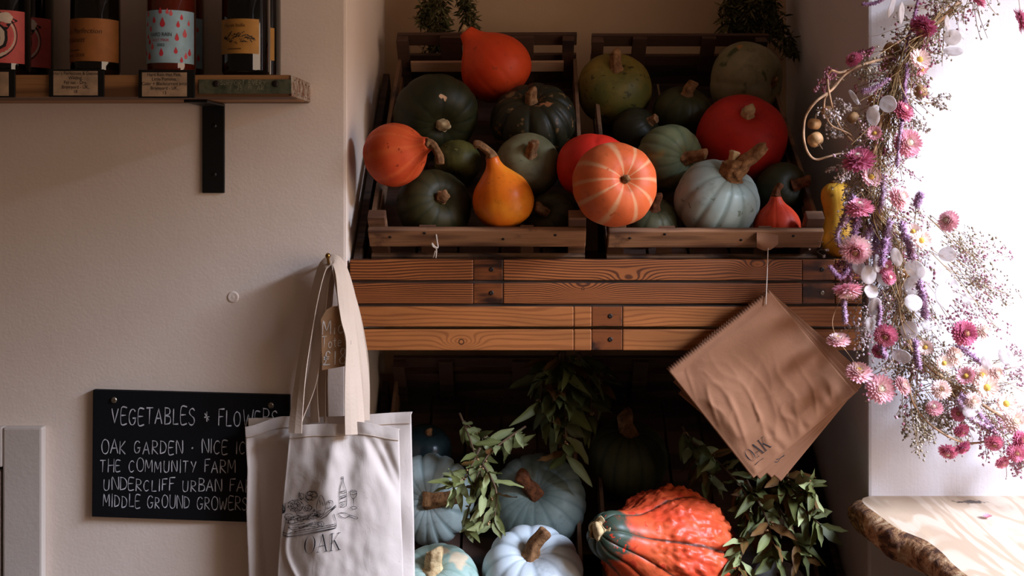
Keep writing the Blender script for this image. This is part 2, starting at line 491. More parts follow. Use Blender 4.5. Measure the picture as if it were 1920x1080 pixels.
# ------------------------------------------------------------------ slatted fruit crates, tipped towards the room
CW = [wood('crate_wood_front', (158, 114, 80), (88, 56, 36), grain=(2.2, 10, 24), seed=1.4, rough=0.75, stain=(84, 54, 36), dist=2.2),
      wood('crate_wood_dark', (74, 48, 34), (34, 20, 14), grain=(2.2, 10, 24), seed=2.4, rough=0.7, dist=2.0),
      wood('crate_wood_side', (112, 80, 56), (56, 36, 24), grain=(10, 2.2, 24), seed=7.4, rough=0.75, dist=2.0),
      wood('crate_wood_pale', (168, 132, 102), (134, 98, 72), grain=(2.2, 10, 24), seed=4.4, rough=0.75, dist=1.6)]
def crate(label, x0, x1, dz, yaw, back, lip=True, front=True, group=None):
    W = x1 - x0
    Y0 = 0.06 + 0.002 * (yaw < -1)
    Z0 = 1.215 + dz + 0.002 * (yaw < -1)
    root = empty('fruit_crate', (x0, Y0, Z0))
    tag(root, label, 'crate', group)
    X = Matrix.Translation((x0, Y0, Z0)) @ Matrix.Rotation(math.radians(yaw), 4, 'Z') @ Matrix.Rotation(TH, 4, 'X')
    L = 0.60
    m = MB()
    for k in range(5):
        a = 0.002 + k * (W - 0.004) / 5
        m.box((a + 0.003, 0.0, 0.0), (a + (W - 0.004) / 5 - 0.003, L, 0.006), mat=X)
    obj('base', m, CW[1], root, smooth=False)
    for sx in (0, 1):
        m = MB()
        xa = 0.0 if sx == 0 else W - 0.008
        for (w0, w1) in ((0.008, 0.040), (0.056, 0.088)):
            m.box((xa, 0.024, w0), (xa + 0.008, L - 0.022, w1), mat=X)
        obj('side_panel', m, CW[2], root, smooth=False, bevel=0.001)
    for sx in (0, 1):
        xa = 0.0 if sx == 0 else W - 0.033
        obj('corner_post', MB().box((xa, 0.012, 0.0), (xa + 0.033, 0.034, 0.114), mat=X), CW[0], root, smooth=False, bevel=0.0015)
        obj('corner_post', MB().box((xa, L - 0.024, 0.0), (xa + 0.026, L - 0.002, 0.138), mat=X), CW[1], root, smooth=False, bevel=0.0015)
    fr = obj('front_rail', MB().box((0.0, 0.0, 0.050), (W, 0.012, 0.092), mat=X), CW[0], root, smooth=False, bevel=0.0018)
    for fx in (0.10, 0.26, 0.62, 0.86):
        m = MB()
        p = X @ Vector((W * fx, -0.0004, 0.074 + 0.012 * math.sin(fx * 30)))
        m.lathe([(0, 0.003), (0.001, 0.0025)], p, X.to_3x3() @ Vector((0, -1, 0)), 10)
        obj('nail', m, MAT['nail'], fr)
    obj('front_block', MB().box((W * 0.235, 0.012, 0.004), (W * 0.31, 0.016, 0.092), mat=X), CW[0], root, smooth=False)
    obj('front_block', MB().box((W * 0.70, 0.012, 0.004), (W * 0.76, 0.016, 0.092), mat=X), CW[0], root, smooth=False)
    obj('low_slat', MB().box((0.0, 0.002, 0.0), (W, 0.012, 0.022), mat=X), CW[2], root, smooth=False)
    m = MB()
    m.box((0, L, 0.110), (W, L + 0.010, 0.140), mat=X)
    m.box((0, L, 0.046), (W, L + 0.010, 0.084), mat=X); m.box((0, L, 0.004), (W, L + 0.010, 0.0445), mat=X)
    for (a, b) in back:
        m.box((W * a, L - 0.010, 0.0), (W * b, L, 0.138), mat=X)
    obj('back_panel', m, CW[1], root, smooth=False, bevel=0.0015)
    if lip:
        obj('inner_slat', MB().box((0.03, L - 0.036, 0.062), (W - 0.03, L - 0.028, 0.088), mat=X), CW[3], root, smooth=False, bevel=0.001)
    return root, X
crate_a, XA = crate('weathered slatted crate of pumpkins with a white string tied to its front rail', -0.270, 0.140, 0.0, -1.2, ((0.24, 0.36), (0.64, 0.76)))
crate_b, XB = crate('weathered slatted crate holding the pale blue pumpkin and the big red one', 0.182, 0.586, 0.0, 0.0, ((0.23, 0.31), (0.62, 0.70)), lip=False)
crate_c, XC = crate('dark crate behind the tote bags holding blue-grey pumpkins under the shelf', -0.270, 0.140, DZ, 0.0, ((0.25, 0.33), (0.66, 0.76)), lip=False)
crate_d, XD = crate('dark crate under the shelf holding the warty red squash', 0.182, 0.600, DZ, 0.0, ((0.23, 0.31), (0.62, 0.70)), lip=False)

# a filled screw hole, a small raised ring in the painted plaster
_fp = at(437, 557, 0.0)
obj('plaster_filler', MB().lathe([(-0.001, 0.012), (0.0012, 0.010), (0.0016, 0.0075), (0.0006, 0.005), (0.0012, 0.0025)], _fp, (0, -1, 0), 24), MAT['cream'], bpy.data.objects['wall_left'])
# ------------------------------------------------------------------ pumpkins and squashes
PROF = {
 'round': [(-0.62, 0.0), (-0.72, 0.16), (-0.80, 0.42), (-0.66, 0.76), (-0.32, 0.96), (0.04, 1.0), (0.40, 0.91), (0.68, 0.66), (0.76, 0.36), (0.70, 0.16), (0.64, 0.05), (0.62, 0.0)],
 'flat': [(-0.50, 0.0), (-0.60, 0.16), (-0.67, 0.42), (-0.56, 0.78), (-0.26, 0.97), (0.04, 1.0), (0.34, 0.90), (0.56, 0.66), (0.61, 0.38), (0.53, 0.17), (0.46, 0.05), (0.45, 0.0)],
 'onion': [(-0.80, 0.0), (-0.86, 0.18), (-0.84, 0.42), (-0.66, 0.76), (-0.30, 0.97), (0.06, 1.0), (0.42, 0.90), (0.74, 0.66), (0.96, 0.42), (1.12, 0.30), (1.26, 0.24), (1.34, 0.19), (1.36, 0.0)],
 'tear': [(-0.88, 0.0), (-0.96, 0.16), (-0.94, 0.40), (-0.74, 0.76), (-0.34, 0.98), (0.08, 0.99), (0.46, 0.84), (0.78, 0.56), (1.02, 0.34), (1.22, 0.24), (1.40, 0.19), (1.42, 0.0)],
 'butternut': [(-1.55, 0.0), (-1.58, 0.25), (-1.45, 0.65), (-1.05, 0.98), (-0.55, 1.0), (0.0, 0.80), (0.55, 0.74), (1.1, 0.80), (1.5, 0.72), (1.72, 0.42), (1.76, 0.12), (1.74, 0.0)],
 'hubbard': [(-1.02, 0.0), (-1.06, 0.14), (-0.98, 0.40), (-0.72, 0.78), (-0.30, 0.99), (0.10, 0.98), (0.46, 0.80), (0.72, 0.57), (0.95, 0.43), (1.16, 0.37), (1.34, 0.32), (1.45, 0.23), (1.49, 0.08), (1.48, 0.0)],
}
def gourd_mesh(c, A, rad, prof, ribs, depth, spin, lumps=0.0, lump_scale=5.0, wart=0.0, wart_scale=26.0, squash=(1, 1), wob=0.03, rings=46, seg=112, seed=0.0, kp=4.0):
    A = Vector(A).normalized(); u = A.orthogonal().normalized(); w = A.cross(u)
    pr = catmull(PROF[prof], rings)
    zmin = min(p[0] for p in pr); zmax = max(p[0] for p in pr)
    vs = []; rib_a = []; h_a = []
    for i, (z, r) in enumerate(pr):
        r = max(r, 0.0)
        for k in range(seg):
            a = 2 * PI * k / seg
            aw = a + 0.10 * math.sin(2 * a + seed) + 0.07 * math.sin(3 * a + seed * 2)
            t = abs(((aw * ribs / (2 * PI) + spin) % 1.0) - 0.5) * 2 if ribs else 0.0
            f = 1 - depth * (t ** kp) * min(1.0, r * 2.2)
            f *= 1 + wob * nz(math.cos(a) * 1.3 + seed * 9, math.sin(a) * 1.3, z * 1.2)
            d = u * math.cos(a) * squash[0] + w * math.sin(a) * squash[1]
            p = A * (z * (1 - 0.35 * depth * t ** kp)) + d * (r * f)
            if lumps: p += p.normalized() * lumps * nz(*(p * lump_scale + Vector((seed, 0, 0))))
            if wart and r > 0.33:
                q = p * wart_scale * 0.38 + Vector((seed * 3, 1, 2))
                b = 1.0 - min(1.0, noise.voronoi(q)[0][0] * 1.2) + 0.35 * (1.0 - min(1.0, noise.voronoi(q * 2.2)[0][0] * 1.3))
                p += p.normalized() * wart * (max(0.0, b) ** 1.2) * smoothstep(0.40, 0.75, r) * (0.55 + 0.5 * nz(*(p * 4.0)))
            vs.append(Vector(c) + p * rad)
            rib_a.append(t); h_a.append(i / rings)
    fs = []
    for i in range(rings):
        for k in range(seg):
            a = i * seg + k; b = i * seg + (k + 1) % seg
            fs.append((a, b, b + seg, a + seg))
    fs.append(tuple(range(seg - 1, -1, -1))); fs.append(tuple(rings * seg + k for k in range(seg)))
    return MB().add(vs, fs, 0, rib=rib_a, h=h_a), zmax

def stem_mesh(base, direction, bend, length, rad, flare=1.7, tip=1.05, ridges=5, n=20, steps=12, gnarl=0.0):
    d = Vector(direction).normalized(); b = Vector(bend)
    pts = []; rr = []
    for i in range(steps + 1):
        t = i / steps
        p = Vector(base) + d * length * t + b * length * t * t
        if gnarl: p += Vector((nz(t * 3, 1), nz(t * 3, 5), nz(t * 3, 9))) * gnarl * length * t
        pts.append(p)
        k = 1 + (flare - 1) * (1 - t) ** 4 * 1.0 + (tip - 1) * smoothstep(0.75, 1, t)
        rr.append(rad * k * (1 + 0.10 * nz(t * 5, length * 90)))
    pts.append(pts[-1] + (pts[-1] - pts[-2]).normalized() * rad * 0.22); rr.append(rr[-1] * 0.72)
    return MB().tube(pts, rr, n, ridges, 0.13)

# columns: kind word, label, tray, px, py, r px, profile, axis, (ribs, depth), mat kwargs, stem (dir, bend, len px, rad px, mat), extra
G = []
def gd(kind, label, tray, px, py, r, prof, axis, ribs, mat, stem, push=0.0, kfl=0.95, fixed=False, **extra):
    G.append(dict(fixed=fixed, kind=kind, label=label, tray=tray, px=px, py=py, r=r, prof=prof, axis=axis, ribs=ribs, mat=mat, stem=stem, push=push, kfl=kfl, extra=extra))
gm = gourd_mat
DG, DG2 = (44, 56, 34), (30, 40, 26)
# --- upper crate by the wall
gd('onion_squash', 'large red-orange onion squash on top of the pile, its neck up against the crate back', 'U', 930, 127, 71, 'onion', (-0.62, -0.12, 0.74), (9, 0.015),
   gm('skin_onion_top', (196, 52, 22), (206, 68, 28), scale=7, speck=(176, 60, 30), top=(222, 110, 50), top_h=(0.93, 1.0), seed=1), ((-0.6, -0.1, 0.8), (0, 0, 0), 10, 6.5, 'stem_pale'))
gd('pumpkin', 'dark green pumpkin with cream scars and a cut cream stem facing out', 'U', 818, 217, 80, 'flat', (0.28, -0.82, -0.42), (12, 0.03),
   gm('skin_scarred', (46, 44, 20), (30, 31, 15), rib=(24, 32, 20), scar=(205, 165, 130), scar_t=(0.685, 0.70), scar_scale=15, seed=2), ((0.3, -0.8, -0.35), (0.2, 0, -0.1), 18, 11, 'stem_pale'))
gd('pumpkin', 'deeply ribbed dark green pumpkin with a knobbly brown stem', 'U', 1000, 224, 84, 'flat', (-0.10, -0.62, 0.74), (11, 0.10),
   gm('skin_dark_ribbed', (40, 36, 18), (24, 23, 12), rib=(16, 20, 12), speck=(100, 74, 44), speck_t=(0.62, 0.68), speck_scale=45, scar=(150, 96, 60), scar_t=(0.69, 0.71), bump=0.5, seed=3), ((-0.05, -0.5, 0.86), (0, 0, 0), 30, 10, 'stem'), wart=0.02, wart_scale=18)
gd('onion_squash', 'orange-red onion squash lying against the niche wall, neck with a twisted dry stem', 'U', 741, 290, 60, 'onion', (0.82, -0.52, 0.24), (10, 0.03),
   gm('skin_onion_side', (198, 66, 34), (214, 88, 44), rib=(226, 110, 58), rib_amt=0.5, speck=(160, 52, 26), seed=4), ((0.9, -0.2, 0.2), (-0.25, -0.3, -1.25), 34, 7, 'stem'), push=0.07)
gd('pumpkin', 'small mottled olive green squash tucked behind the dark flat pumpkin', 'U', 858, 303, 44, 'round', (0.1, 0.55, 0.8), (8, 0.02),
   gm('skin_small_green', (84, 78, 34), (54, 53, 22), scale=30, speck=(130, 120, 66), seed=5), ((0, 0.4, 0.9), (0, 0, 0), 10, 6, 'stem'))
gd('pumpkin', 'flat dark olive pumpkin at the crate front beside the pear-shaped orange squash', 'U', 815, 385, 74, 'flat', (0.36, -0.74, 0.36), (12, 0.025),
   gm('skin_olive_flat', (58, 53, 28), (40, 39, 20), rib=(34, 40, 24), seed=6), ((0.3, -0.8, 0.3), (0, 0, 0), 20, 11, 'stem'), fixed=True, kfl=0.8)
gd('pear_squash', 'bright orange teardrop squash standing upright at the crate front', 'U', 942, 371, 57, 'tear', (-0.24, -0.16, 0.95), (8, 0.012),
   gm('skin_teardrop', (226, 112, 24), (236, 142, 38), scale=12, speck=(150, 70, 20), speck_t=(0.69, 0.74), speck_scale=90, top=(206, 90, 26), top_h=(0.72, 0.95), seed=7, rough=0.35), ((-0.25, -0.1, 0.9), (-0.55, 0, -0.35), 40, 7, 'stem'), kfl=0.9)
gd('pumpkin', 'smooth grey-green pumpkin with a small curled stem behind the teardrop squash', 'U', 990, 309, 61, 'round', (0.10, -0.86, 0.42), (10, 0.012),
   gm('skin_grey_green', (108, 101, 72), (88, 84, 58), speck=(84, 84, 60), seed=8), ((0.15, -0.7, 0.7), (0.1, 0, 0.3), 26, 9, 'stem'))
gd('pumpkin', 'dark green pumpkin low in the corner of the crate, half hidden by the rail', 'U', 1033, 411, 52, 'flat', (-0.40, -0.72, 0.46), (12, 0.03),
   gm('skin_corner_green', (56, 52, 28), (40, 39, 20), rib=(32, 38, 24), seed=9), ((-0.5, -0.6, 0.5), (-0.2, 0, 0), 26, 8, 'stem'), fixed=True)
gd('pumpkin', 'smooth scarlet pumpkin peeping out behind the striped orange one', 'U', 1114, 312, 70, 'round', (0.12, 0.30, 0.95), (6, 0.03),
   gm('skin_scarlet', (202, 44, 26), (190, 36, 24), seed=10), ((0.1, 0.2, 0.95), (0, 0, 0), 10, 5, 'stem'))
gd('pumpkin', 'round orange pumpkin with cream stripes radiating from its stem', 'U', 1153, 345, 81, 'round', (0.25, -0.94, 0.17), (10, 0.018),
   gm('skin_striped', (208, 102, 56), (198, 90, 46), rib=(206, 176, 130), rib_amt=0.5, rib_k=(0.66, 0.97), top=(98, 92, 58), top_h=(0.80, 0.97), speck=(186, 92, 52), scar=(206, 170, 120), scar_t=(0.72, 0.74), seed=11), ((0.25, -0.95, 0.15), (0, 0, 0), 14, 7, 'stem'), kp=1.0, spin_=0.25)
# --- upper crate further in
gd('pumpkin', 'large olive and ochre mottled pumpkin at the crate back with an upright stem', 'V', 1152, 166, 70, 'round', (0.0, -0.72, 0.68), (8, 0.012),
   gm('skin_olive_ochre', (124, 104, 44), (86, 86, 40), scale=8, speck=(58, 54, 28), speck_t=(0.62, 0.68), seed=12), ((0.0, -0.4, 0.9), (-0.1, 0, 0.1), 36, 10, 'stem'))
gd('pumpkin', 'plain dark green pumpkin with a bent stem between the mottled and the grey one', 'V', 1280, 213, 56, 'round', (0.12, -0.5, 0.84), (12, 0.03),
   gm('skin_plain_dark', (58, 56, 30), (42, 43, 22), rib=(38, 44, 26), seed=13), ((0.1, -0.35, 0.9), (0.25, 0, -0.1), 34, 9, 'stem'), fixed=True)
gd('pumpkin', 'big grey-green pumpkin with orange patches, uppermost at the end of the crates', 'V', 1401, 152, 73, 'round', (0.72, -0.50, -0.12), (8, 0.03),
   gm('skin_grey_patched', (136, 126, 98), (100, 98, 68), scale=5, scar=(176, 112, 58), scar_t=(0.63, 0.68), scar_scale=7, speck=(62, 72, 46), speck_t=(0.63, 0.70), speck_scale=22, seed=14), ((0.7, -0.3, 0.2), (0, 0, 0), 14, 7, 'stem'))
gd('pumpkin', 'big smooth deep red pumpkin with a cut cream stem on top', 'V', 1391, 258, 84, 'round', (0.02, -0.70, 0.66), (8, 0.008),
   gm('skin_deep_red', (178, 36, 26), (162, 28, 22), top=(120, 30, 18), top_h=(0.88, 1.0), seed=15), ((0.02, -0.6, 0.75), (0, 0, 0), 22, 11, 'stem_pale'), fixed=True)
gd('pumpkin', 'teal-green pumpkin with a rusty shoulder, its stem pointing out at the blue one', 'V', 1257, 295, 62, 'round', (0.52, -0.84, -0.06), (13, 0.035),
   gm('skin_teal', (116, 122, 88), (98, 108, 80), rib=(74, 92, 70), rib_amt=0.55, scar=(150, 116, 52), scar_t=(0.58, 0.68), scar_scale=6, seed=16), ((0.85, -0.55, 0.1), (0.1, 0, 0.05), 40, 10, 'stem'), fixed=True)
gd('pumpkin', 'very dark green pumpkin almost hidden at the inner edge of the crate', 'V', 1194, 246, 46, 'round', (0.66, -0.5, 0.5), (10, 0.03),
   gm('skin_hidden_dark', (38, 36, 21), (28, 28, 16), seed=17), ((0.7, -0.5, 0.4), (0, 0, 0), 20, 8, 'stem'))
gd('pumpkin', 'pale blue-grey pumpkin with a thick forked stem at the crate front', 'V', 1345, 374, 80, 'round', (0.30, -0.55, 0.70), (11, 0.05),
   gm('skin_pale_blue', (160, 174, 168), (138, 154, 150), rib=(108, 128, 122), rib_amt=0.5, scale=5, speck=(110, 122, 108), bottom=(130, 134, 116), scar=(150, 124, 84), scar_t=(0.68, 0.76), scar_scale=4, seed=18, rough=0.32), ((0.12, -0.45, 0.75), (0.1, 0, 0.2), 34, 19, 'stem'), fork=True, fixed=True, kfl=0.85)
gd('pumpkin', 'dark green pumpkin beside the pale blue one with its stem lying sideways', 'V', 1468, 353, 49, 'round', (0.34, -0.9, 0.16), (10, 0.02),
   gm('skin_side_dark', (48, 47, 27), (36, 37, 20), seed=19), ((0.9, -0.3, 0.3), (0, 0, 0), 32, 9, 'stem_dark'), fixed=True)
gd('onion_squash', 'little red-orange onion squash behind the torn paper scrap', 'V', 1457, 425, 44, 'onion', (-0.08, -0.15, 0.98), (10, 0.03),
   gm('skin_small_onion', (206, 70, 38), (196, 56, 32), top=(212, 96, 60), top_h=(0.8, 1.0), seed=20), ((0, 0, 1), (0.4, 0, 0), 22, 6, 'stem_dark'), kfl=0.8, fixed=True)
gd('pumpkin', 'grey-green pumpkin low behind the front rail with an upright stem', 'V', 1222, 412, 50, 'flat', (0.08, -0.60, 0.72), (12, 0.04),
   gm('skin_low_grey', (96, 96, 72), (64, 66, 46), rib=(46, 52, 34), seed=22), ((0.05, -0.4, 0.9), (0.1, 0, 0), 34, 9, 'stem_dark'), fixed=True)
# --- lower crate behind the tote bags
gd('pumpkin', 'nearly black green pumpkin in the shade beside the tote bag', 'L', 798, 842, 50, 'round', (0.2, -0.3, 0.9), (8, 0.01),
   gm('skin_black_green', (36, 50, 52), (24, 34, 38), scar=(186, 120, 70), scar_t=(0.70, 0.72), scar_scale=16, seed=23, rough=0.25), ((0.1, 0, 1), (0, 0, 0), 12, 6, 'stem'))
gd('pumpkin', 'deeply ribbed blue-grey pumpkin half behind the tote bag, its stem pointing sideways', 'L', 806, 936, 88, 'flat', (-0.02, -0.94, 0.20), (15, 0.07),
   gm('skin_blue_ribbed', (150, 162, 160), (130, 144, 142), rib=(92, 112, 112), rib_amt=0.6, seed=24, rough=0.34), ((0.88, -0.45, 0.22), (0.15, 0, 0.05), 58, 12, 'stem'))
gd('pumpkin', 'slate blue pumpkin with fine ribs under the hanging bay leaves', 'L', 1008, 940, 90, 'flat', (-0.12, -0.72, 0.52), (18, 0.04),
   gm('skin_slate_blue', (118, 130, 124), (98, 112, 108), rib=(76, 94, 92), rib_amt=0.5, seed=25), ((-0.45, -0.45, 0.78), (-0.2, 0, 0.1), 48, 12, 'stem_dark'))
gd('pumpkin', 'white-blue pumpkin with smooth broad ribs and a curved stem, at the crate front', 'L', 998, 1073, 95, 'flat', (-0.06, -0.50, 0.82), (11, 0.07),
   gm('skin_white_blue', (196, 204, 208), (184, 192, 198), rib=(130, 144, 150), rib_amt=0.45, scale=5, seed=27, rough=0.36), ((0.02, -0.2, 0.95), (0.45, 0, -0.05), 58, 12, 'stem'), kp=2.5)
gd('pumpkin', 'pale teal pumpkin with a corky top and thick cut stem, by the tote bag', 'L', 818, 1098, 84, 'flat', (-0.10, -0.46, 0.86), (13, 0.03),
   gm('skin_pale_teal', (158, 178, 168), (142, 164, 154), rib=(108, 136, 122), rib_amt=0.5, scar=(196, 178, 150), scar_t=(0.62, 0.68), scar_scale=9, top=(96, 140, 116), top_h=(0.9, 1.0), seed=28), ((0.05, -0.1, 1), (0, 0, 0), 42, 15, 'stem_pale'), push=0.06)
# --- lower crate further in
gd('pumpkin', 'dark green pumpkin with a tall straight stem in the shade under the shelf', 'M', 1178, 858, 74, 'round', (0.0, -0.32, 0.92), (14, 0.04),
   gm('skin_shade_green', (74, 74, 48), (58, 60, 38), rib=(40, 48, 30), seed=26), ((-0.14, -0.1, 0.95), (-0.12, 0, 0.05), 46, 14, 'stem'))
gd('turban_squash', 'huge warty red-orange squash with a dark green neck', 'M', 1246, 1042, 125, 'hubbard', (-0.72, -0.54, 0.43), (9, 0.06),
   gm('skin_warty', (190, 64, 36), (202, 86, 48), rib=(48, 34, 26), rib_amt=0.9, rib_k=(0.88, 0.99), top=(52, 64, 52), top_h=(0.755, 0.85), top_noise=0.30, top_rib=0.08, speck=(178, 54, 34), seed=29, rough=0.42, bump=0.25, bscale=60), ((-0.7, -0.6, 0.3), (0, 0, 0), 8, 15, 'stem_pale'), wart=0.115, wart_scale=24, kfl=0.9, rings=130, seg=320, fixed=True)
gd('pumpkin', 'small grey-white pumpkin below the leafy bay branches', 'M', 1458, 1108, 58, 'round', (0, -0.4, 0.9), (10, 0.02),
   gm('skin_grey_white', (170, 172, 170), (156, 158, 156), seed=30), ((0, 0, 1), (0, 0, 0), 8, 5, 'stem'))

TRAY = {'U': XA, 'V': XB, 'L': XC, 'M': XD}
def floor_plane(tray):
    X = TRAY[tray]; return X @ Vector((0, 0, 0.0075)), X.to_3x3() @ Vector((0, 0, 1))
def back_plane(tray):
    X = TRAY[tray]; return X @ Vector((0, 0.588, 0)), X.to_3x3() @ Vector((0, -1, 0))
def ray(px, py): return Vector(((px - 960) / 2000.0, 1.0, (HZ - py) / 2000.0))
for g in G:
    d = ray(g['px'], g['py']); k = g['r'] / 2000.0
    A_ = Vector(g['axis']).normalized(); b_ = {'flat': 0.64, 'round': 0.80, 'onion': 0.95, 'tear': 0.98, 'hubbard': 1.0}[g['prof']]
    ts = []
    for P_, N_ in (floor_plane(g['tray']), back_plane(g['tray'])):
        c_ = abs(N_.dot(A_)); kf = math.sqrt(1 - c_ * c_ + (b_ * c_) ** 2) * 1.035
        den = N_.dot(d) - k * kf
        if den < -1e-6: ts.append((0.002 - N_.dot(CAM - P_)) / den)
    g['tmax'] = min(ts)
    g['t'] = g['tmax'] - g['push']; g['d'] = d; g['k'] = k
# settle: neighbours that would share space move apart along their depth in the pile
def cen(g): return CAM + g['d'] * g['t']
def reach(g, q):
    """radius of g's body in direction q (an oblate round body)"""
    A = Vector(g['axis']).normalized(); c = abs(q.normalized().dot(A)); b = {'flat': 0.70, 'round': 0.84, 'onion': 0.98, 'tear': 1.0, 'hubbard': 1.05}.get(g['prof'], 1.0)
    return g['k'] * g['t'] * math.sqrt((1 - c * c) + b * b * c * c)
for it in range(400):
    moved = 0.0
    for i in range(len(G)):
        for j in range(i):
            a, b = G[i], G[j]
            if (a['tray'] in 'LM') != (b['tray'] in 'LM'): continue
            v = cen(b) - cen(a); L = v.length
            need = reach(a, v) + reach(b, v) + 0.001
            if L < need:
                f, r_ = (a, b) if a['t'] < b['t'] else (b, a)
                if f['fixed'] and r_['fixed']: continue
                if f['fixed']: f, r_ = r_, f
                if r_['fixed'] and f['t'] > r_['t']:
                    f['t'] -= (need - L) * 0.35; moved = max(moved, need - L); continue
                e = (need - L) * 0.35
                nb = min(r_['tmax'], r_['t'] + e); e2 = e - (nb - r_['t'])
                r_['t'] = nb; f['t'] -= e * 0.5 + e2
                moved = max(moved, need - L)
    if moved < 0.0008: break
if 0:
    for i in range(len(G)):
        for j in range(i):
            a, b = G[i], G[j]; v = cen(b) - cen(a)
            if (a['tray'] in 'LM') == (b['tray'] in 'LM') and v.length + 0.004 < reach(a, v) + reach(b, v): print('SQUEEZED', i, j, round(reach(a, v) + reach(b, v) - v.length, 4))

from mathutils.bvhtree import BVHTree
def tree_of(os_):
    vs = []; fs = []
    for o in os_:
        b = len(vs); off = OFF[o.name]
        vs += [v.co + off for v in o.data.vertices]; fs += [tuple(i + b for i in p.vertices) for p in o.data.polygons]
    return BVHTree.FromPolygons(vs, fs)
CT = [tree_of(list(c_.children)) for c_ in (crate_a, crate_b, crate_c, crate_d)]
NAMES = {}
for n_, g in enumerate(G):
    c = cen(g); A = Vector(g['axis']).normalized(); rad = g['k'] * g['t']
    ex = dict(g['extra']); fork = ex.pop('fork', False); spin_ = ex.pop('spin_', 0.0)
    root = empty(g['kind'], c - Vector((0, 0, rad * 0.8)))
    tag(root, g['label'], 'pumpkin' if g['kind'] == 'pumpkin' else 'squash')
    g['root'] = root
    mb, zt = gourd_mesh(c, A, rad, g['prof'], g['ribs'][0], g['ribs'][1], spin_ or n_ * 0.37, seed=n_ * 1.37, **ex)
    was = (list(mb.v), c.copy(), rad, g['t'])
    for step in range(7):                     # ease it clear of the crate slats it leans on
        tr_ = BVHTree.FromPolygons(mb.v, mb.f)
        hits = [p for T_ in CT for p in tr_.overlap(T_)]
        if not hits: break
        g['t'] -= 0.0018; c2 = cen(g); mb.v = [c2 + (p - c) * 0.985 for p in mb.v]; c = c2; rad *= 0.985
    else:
        mb.v, c, rad, g['t'] = was
    body = obj('body', mb, g['mat'], root)
    sd, bend, ln, sr, sm = g['stem']
    px2m = g['t'] / 2000.0
    top_z = {'round': 0.62, 'flat': 0.45, 'onion': 1.34, 'tear': 1.42, 'hubbard': 1.48}[g['prof']]
    base = c + A * rad * (top_z - 0.03)
    sm_b = stem_mesh(base, sd, bend, ln * px2m, sr * px2m, gnarl=0.12)
    st = obj('stem', sm_b, MAT[sm], root)
    if fork:
        mid = base + Vector(sd).normalized() * ln * px2m * 0.7
        f1 = stem_mesh(mid, (0.10, -0.1, 1), (0.1, 0, 0), 34 * px2m, 8 * px2m, 1.3, 1.2)
        obj('stem', f1, MAT['stem_pale'], root)
        f2 = stem_mesh(mid + Vector((0.002, -0.004, -0.006)), (0.80, -0.2, 0.60), (0.1, 0, 0.25), 58 * px2m, 12 * px2m, 1.4, 0.75, gnarl=0.3)
        obj('stem', f2, MAT['stem'], root)
    if sm == 'stem_pale' and not fork and ln > 12:
        pass
    g['c'] = c; g['rad'] = rad
    NAMES[n_] = root
# butternut standing between the crate and the niche wall
bx = Vector((0.629, 0.050, 1.302))
root = empty('butternut_squash', (bx.x, bx.y, 1.232))
tag(root, 'yellow butternut squash standing outside the crate beside the dried garland', 'squash')
mb, zt = gourd_mesh(bx, (-0.12, -0.05, 1), 0.0375, 'butternut', 8, 0.012, 0.3, seed=4.4)
mb.v = [Vector((p.x, p.y, bx.z + (p.z - bx.z) * 1.15)) for p in mb.v]
obj('body', mb, gm('skin_butternut', (216, 164, 58), (200, 142, 46), scale=8, speck=(160, 120, 50), seed=31), root)
obj('stem', stem_mesh(bx + Vector((-0.010, -0.003, 0.066)), (-0.1, 0, 1), (0, 0, 0), 0.012, 0.0055), MAT['stem'], root)
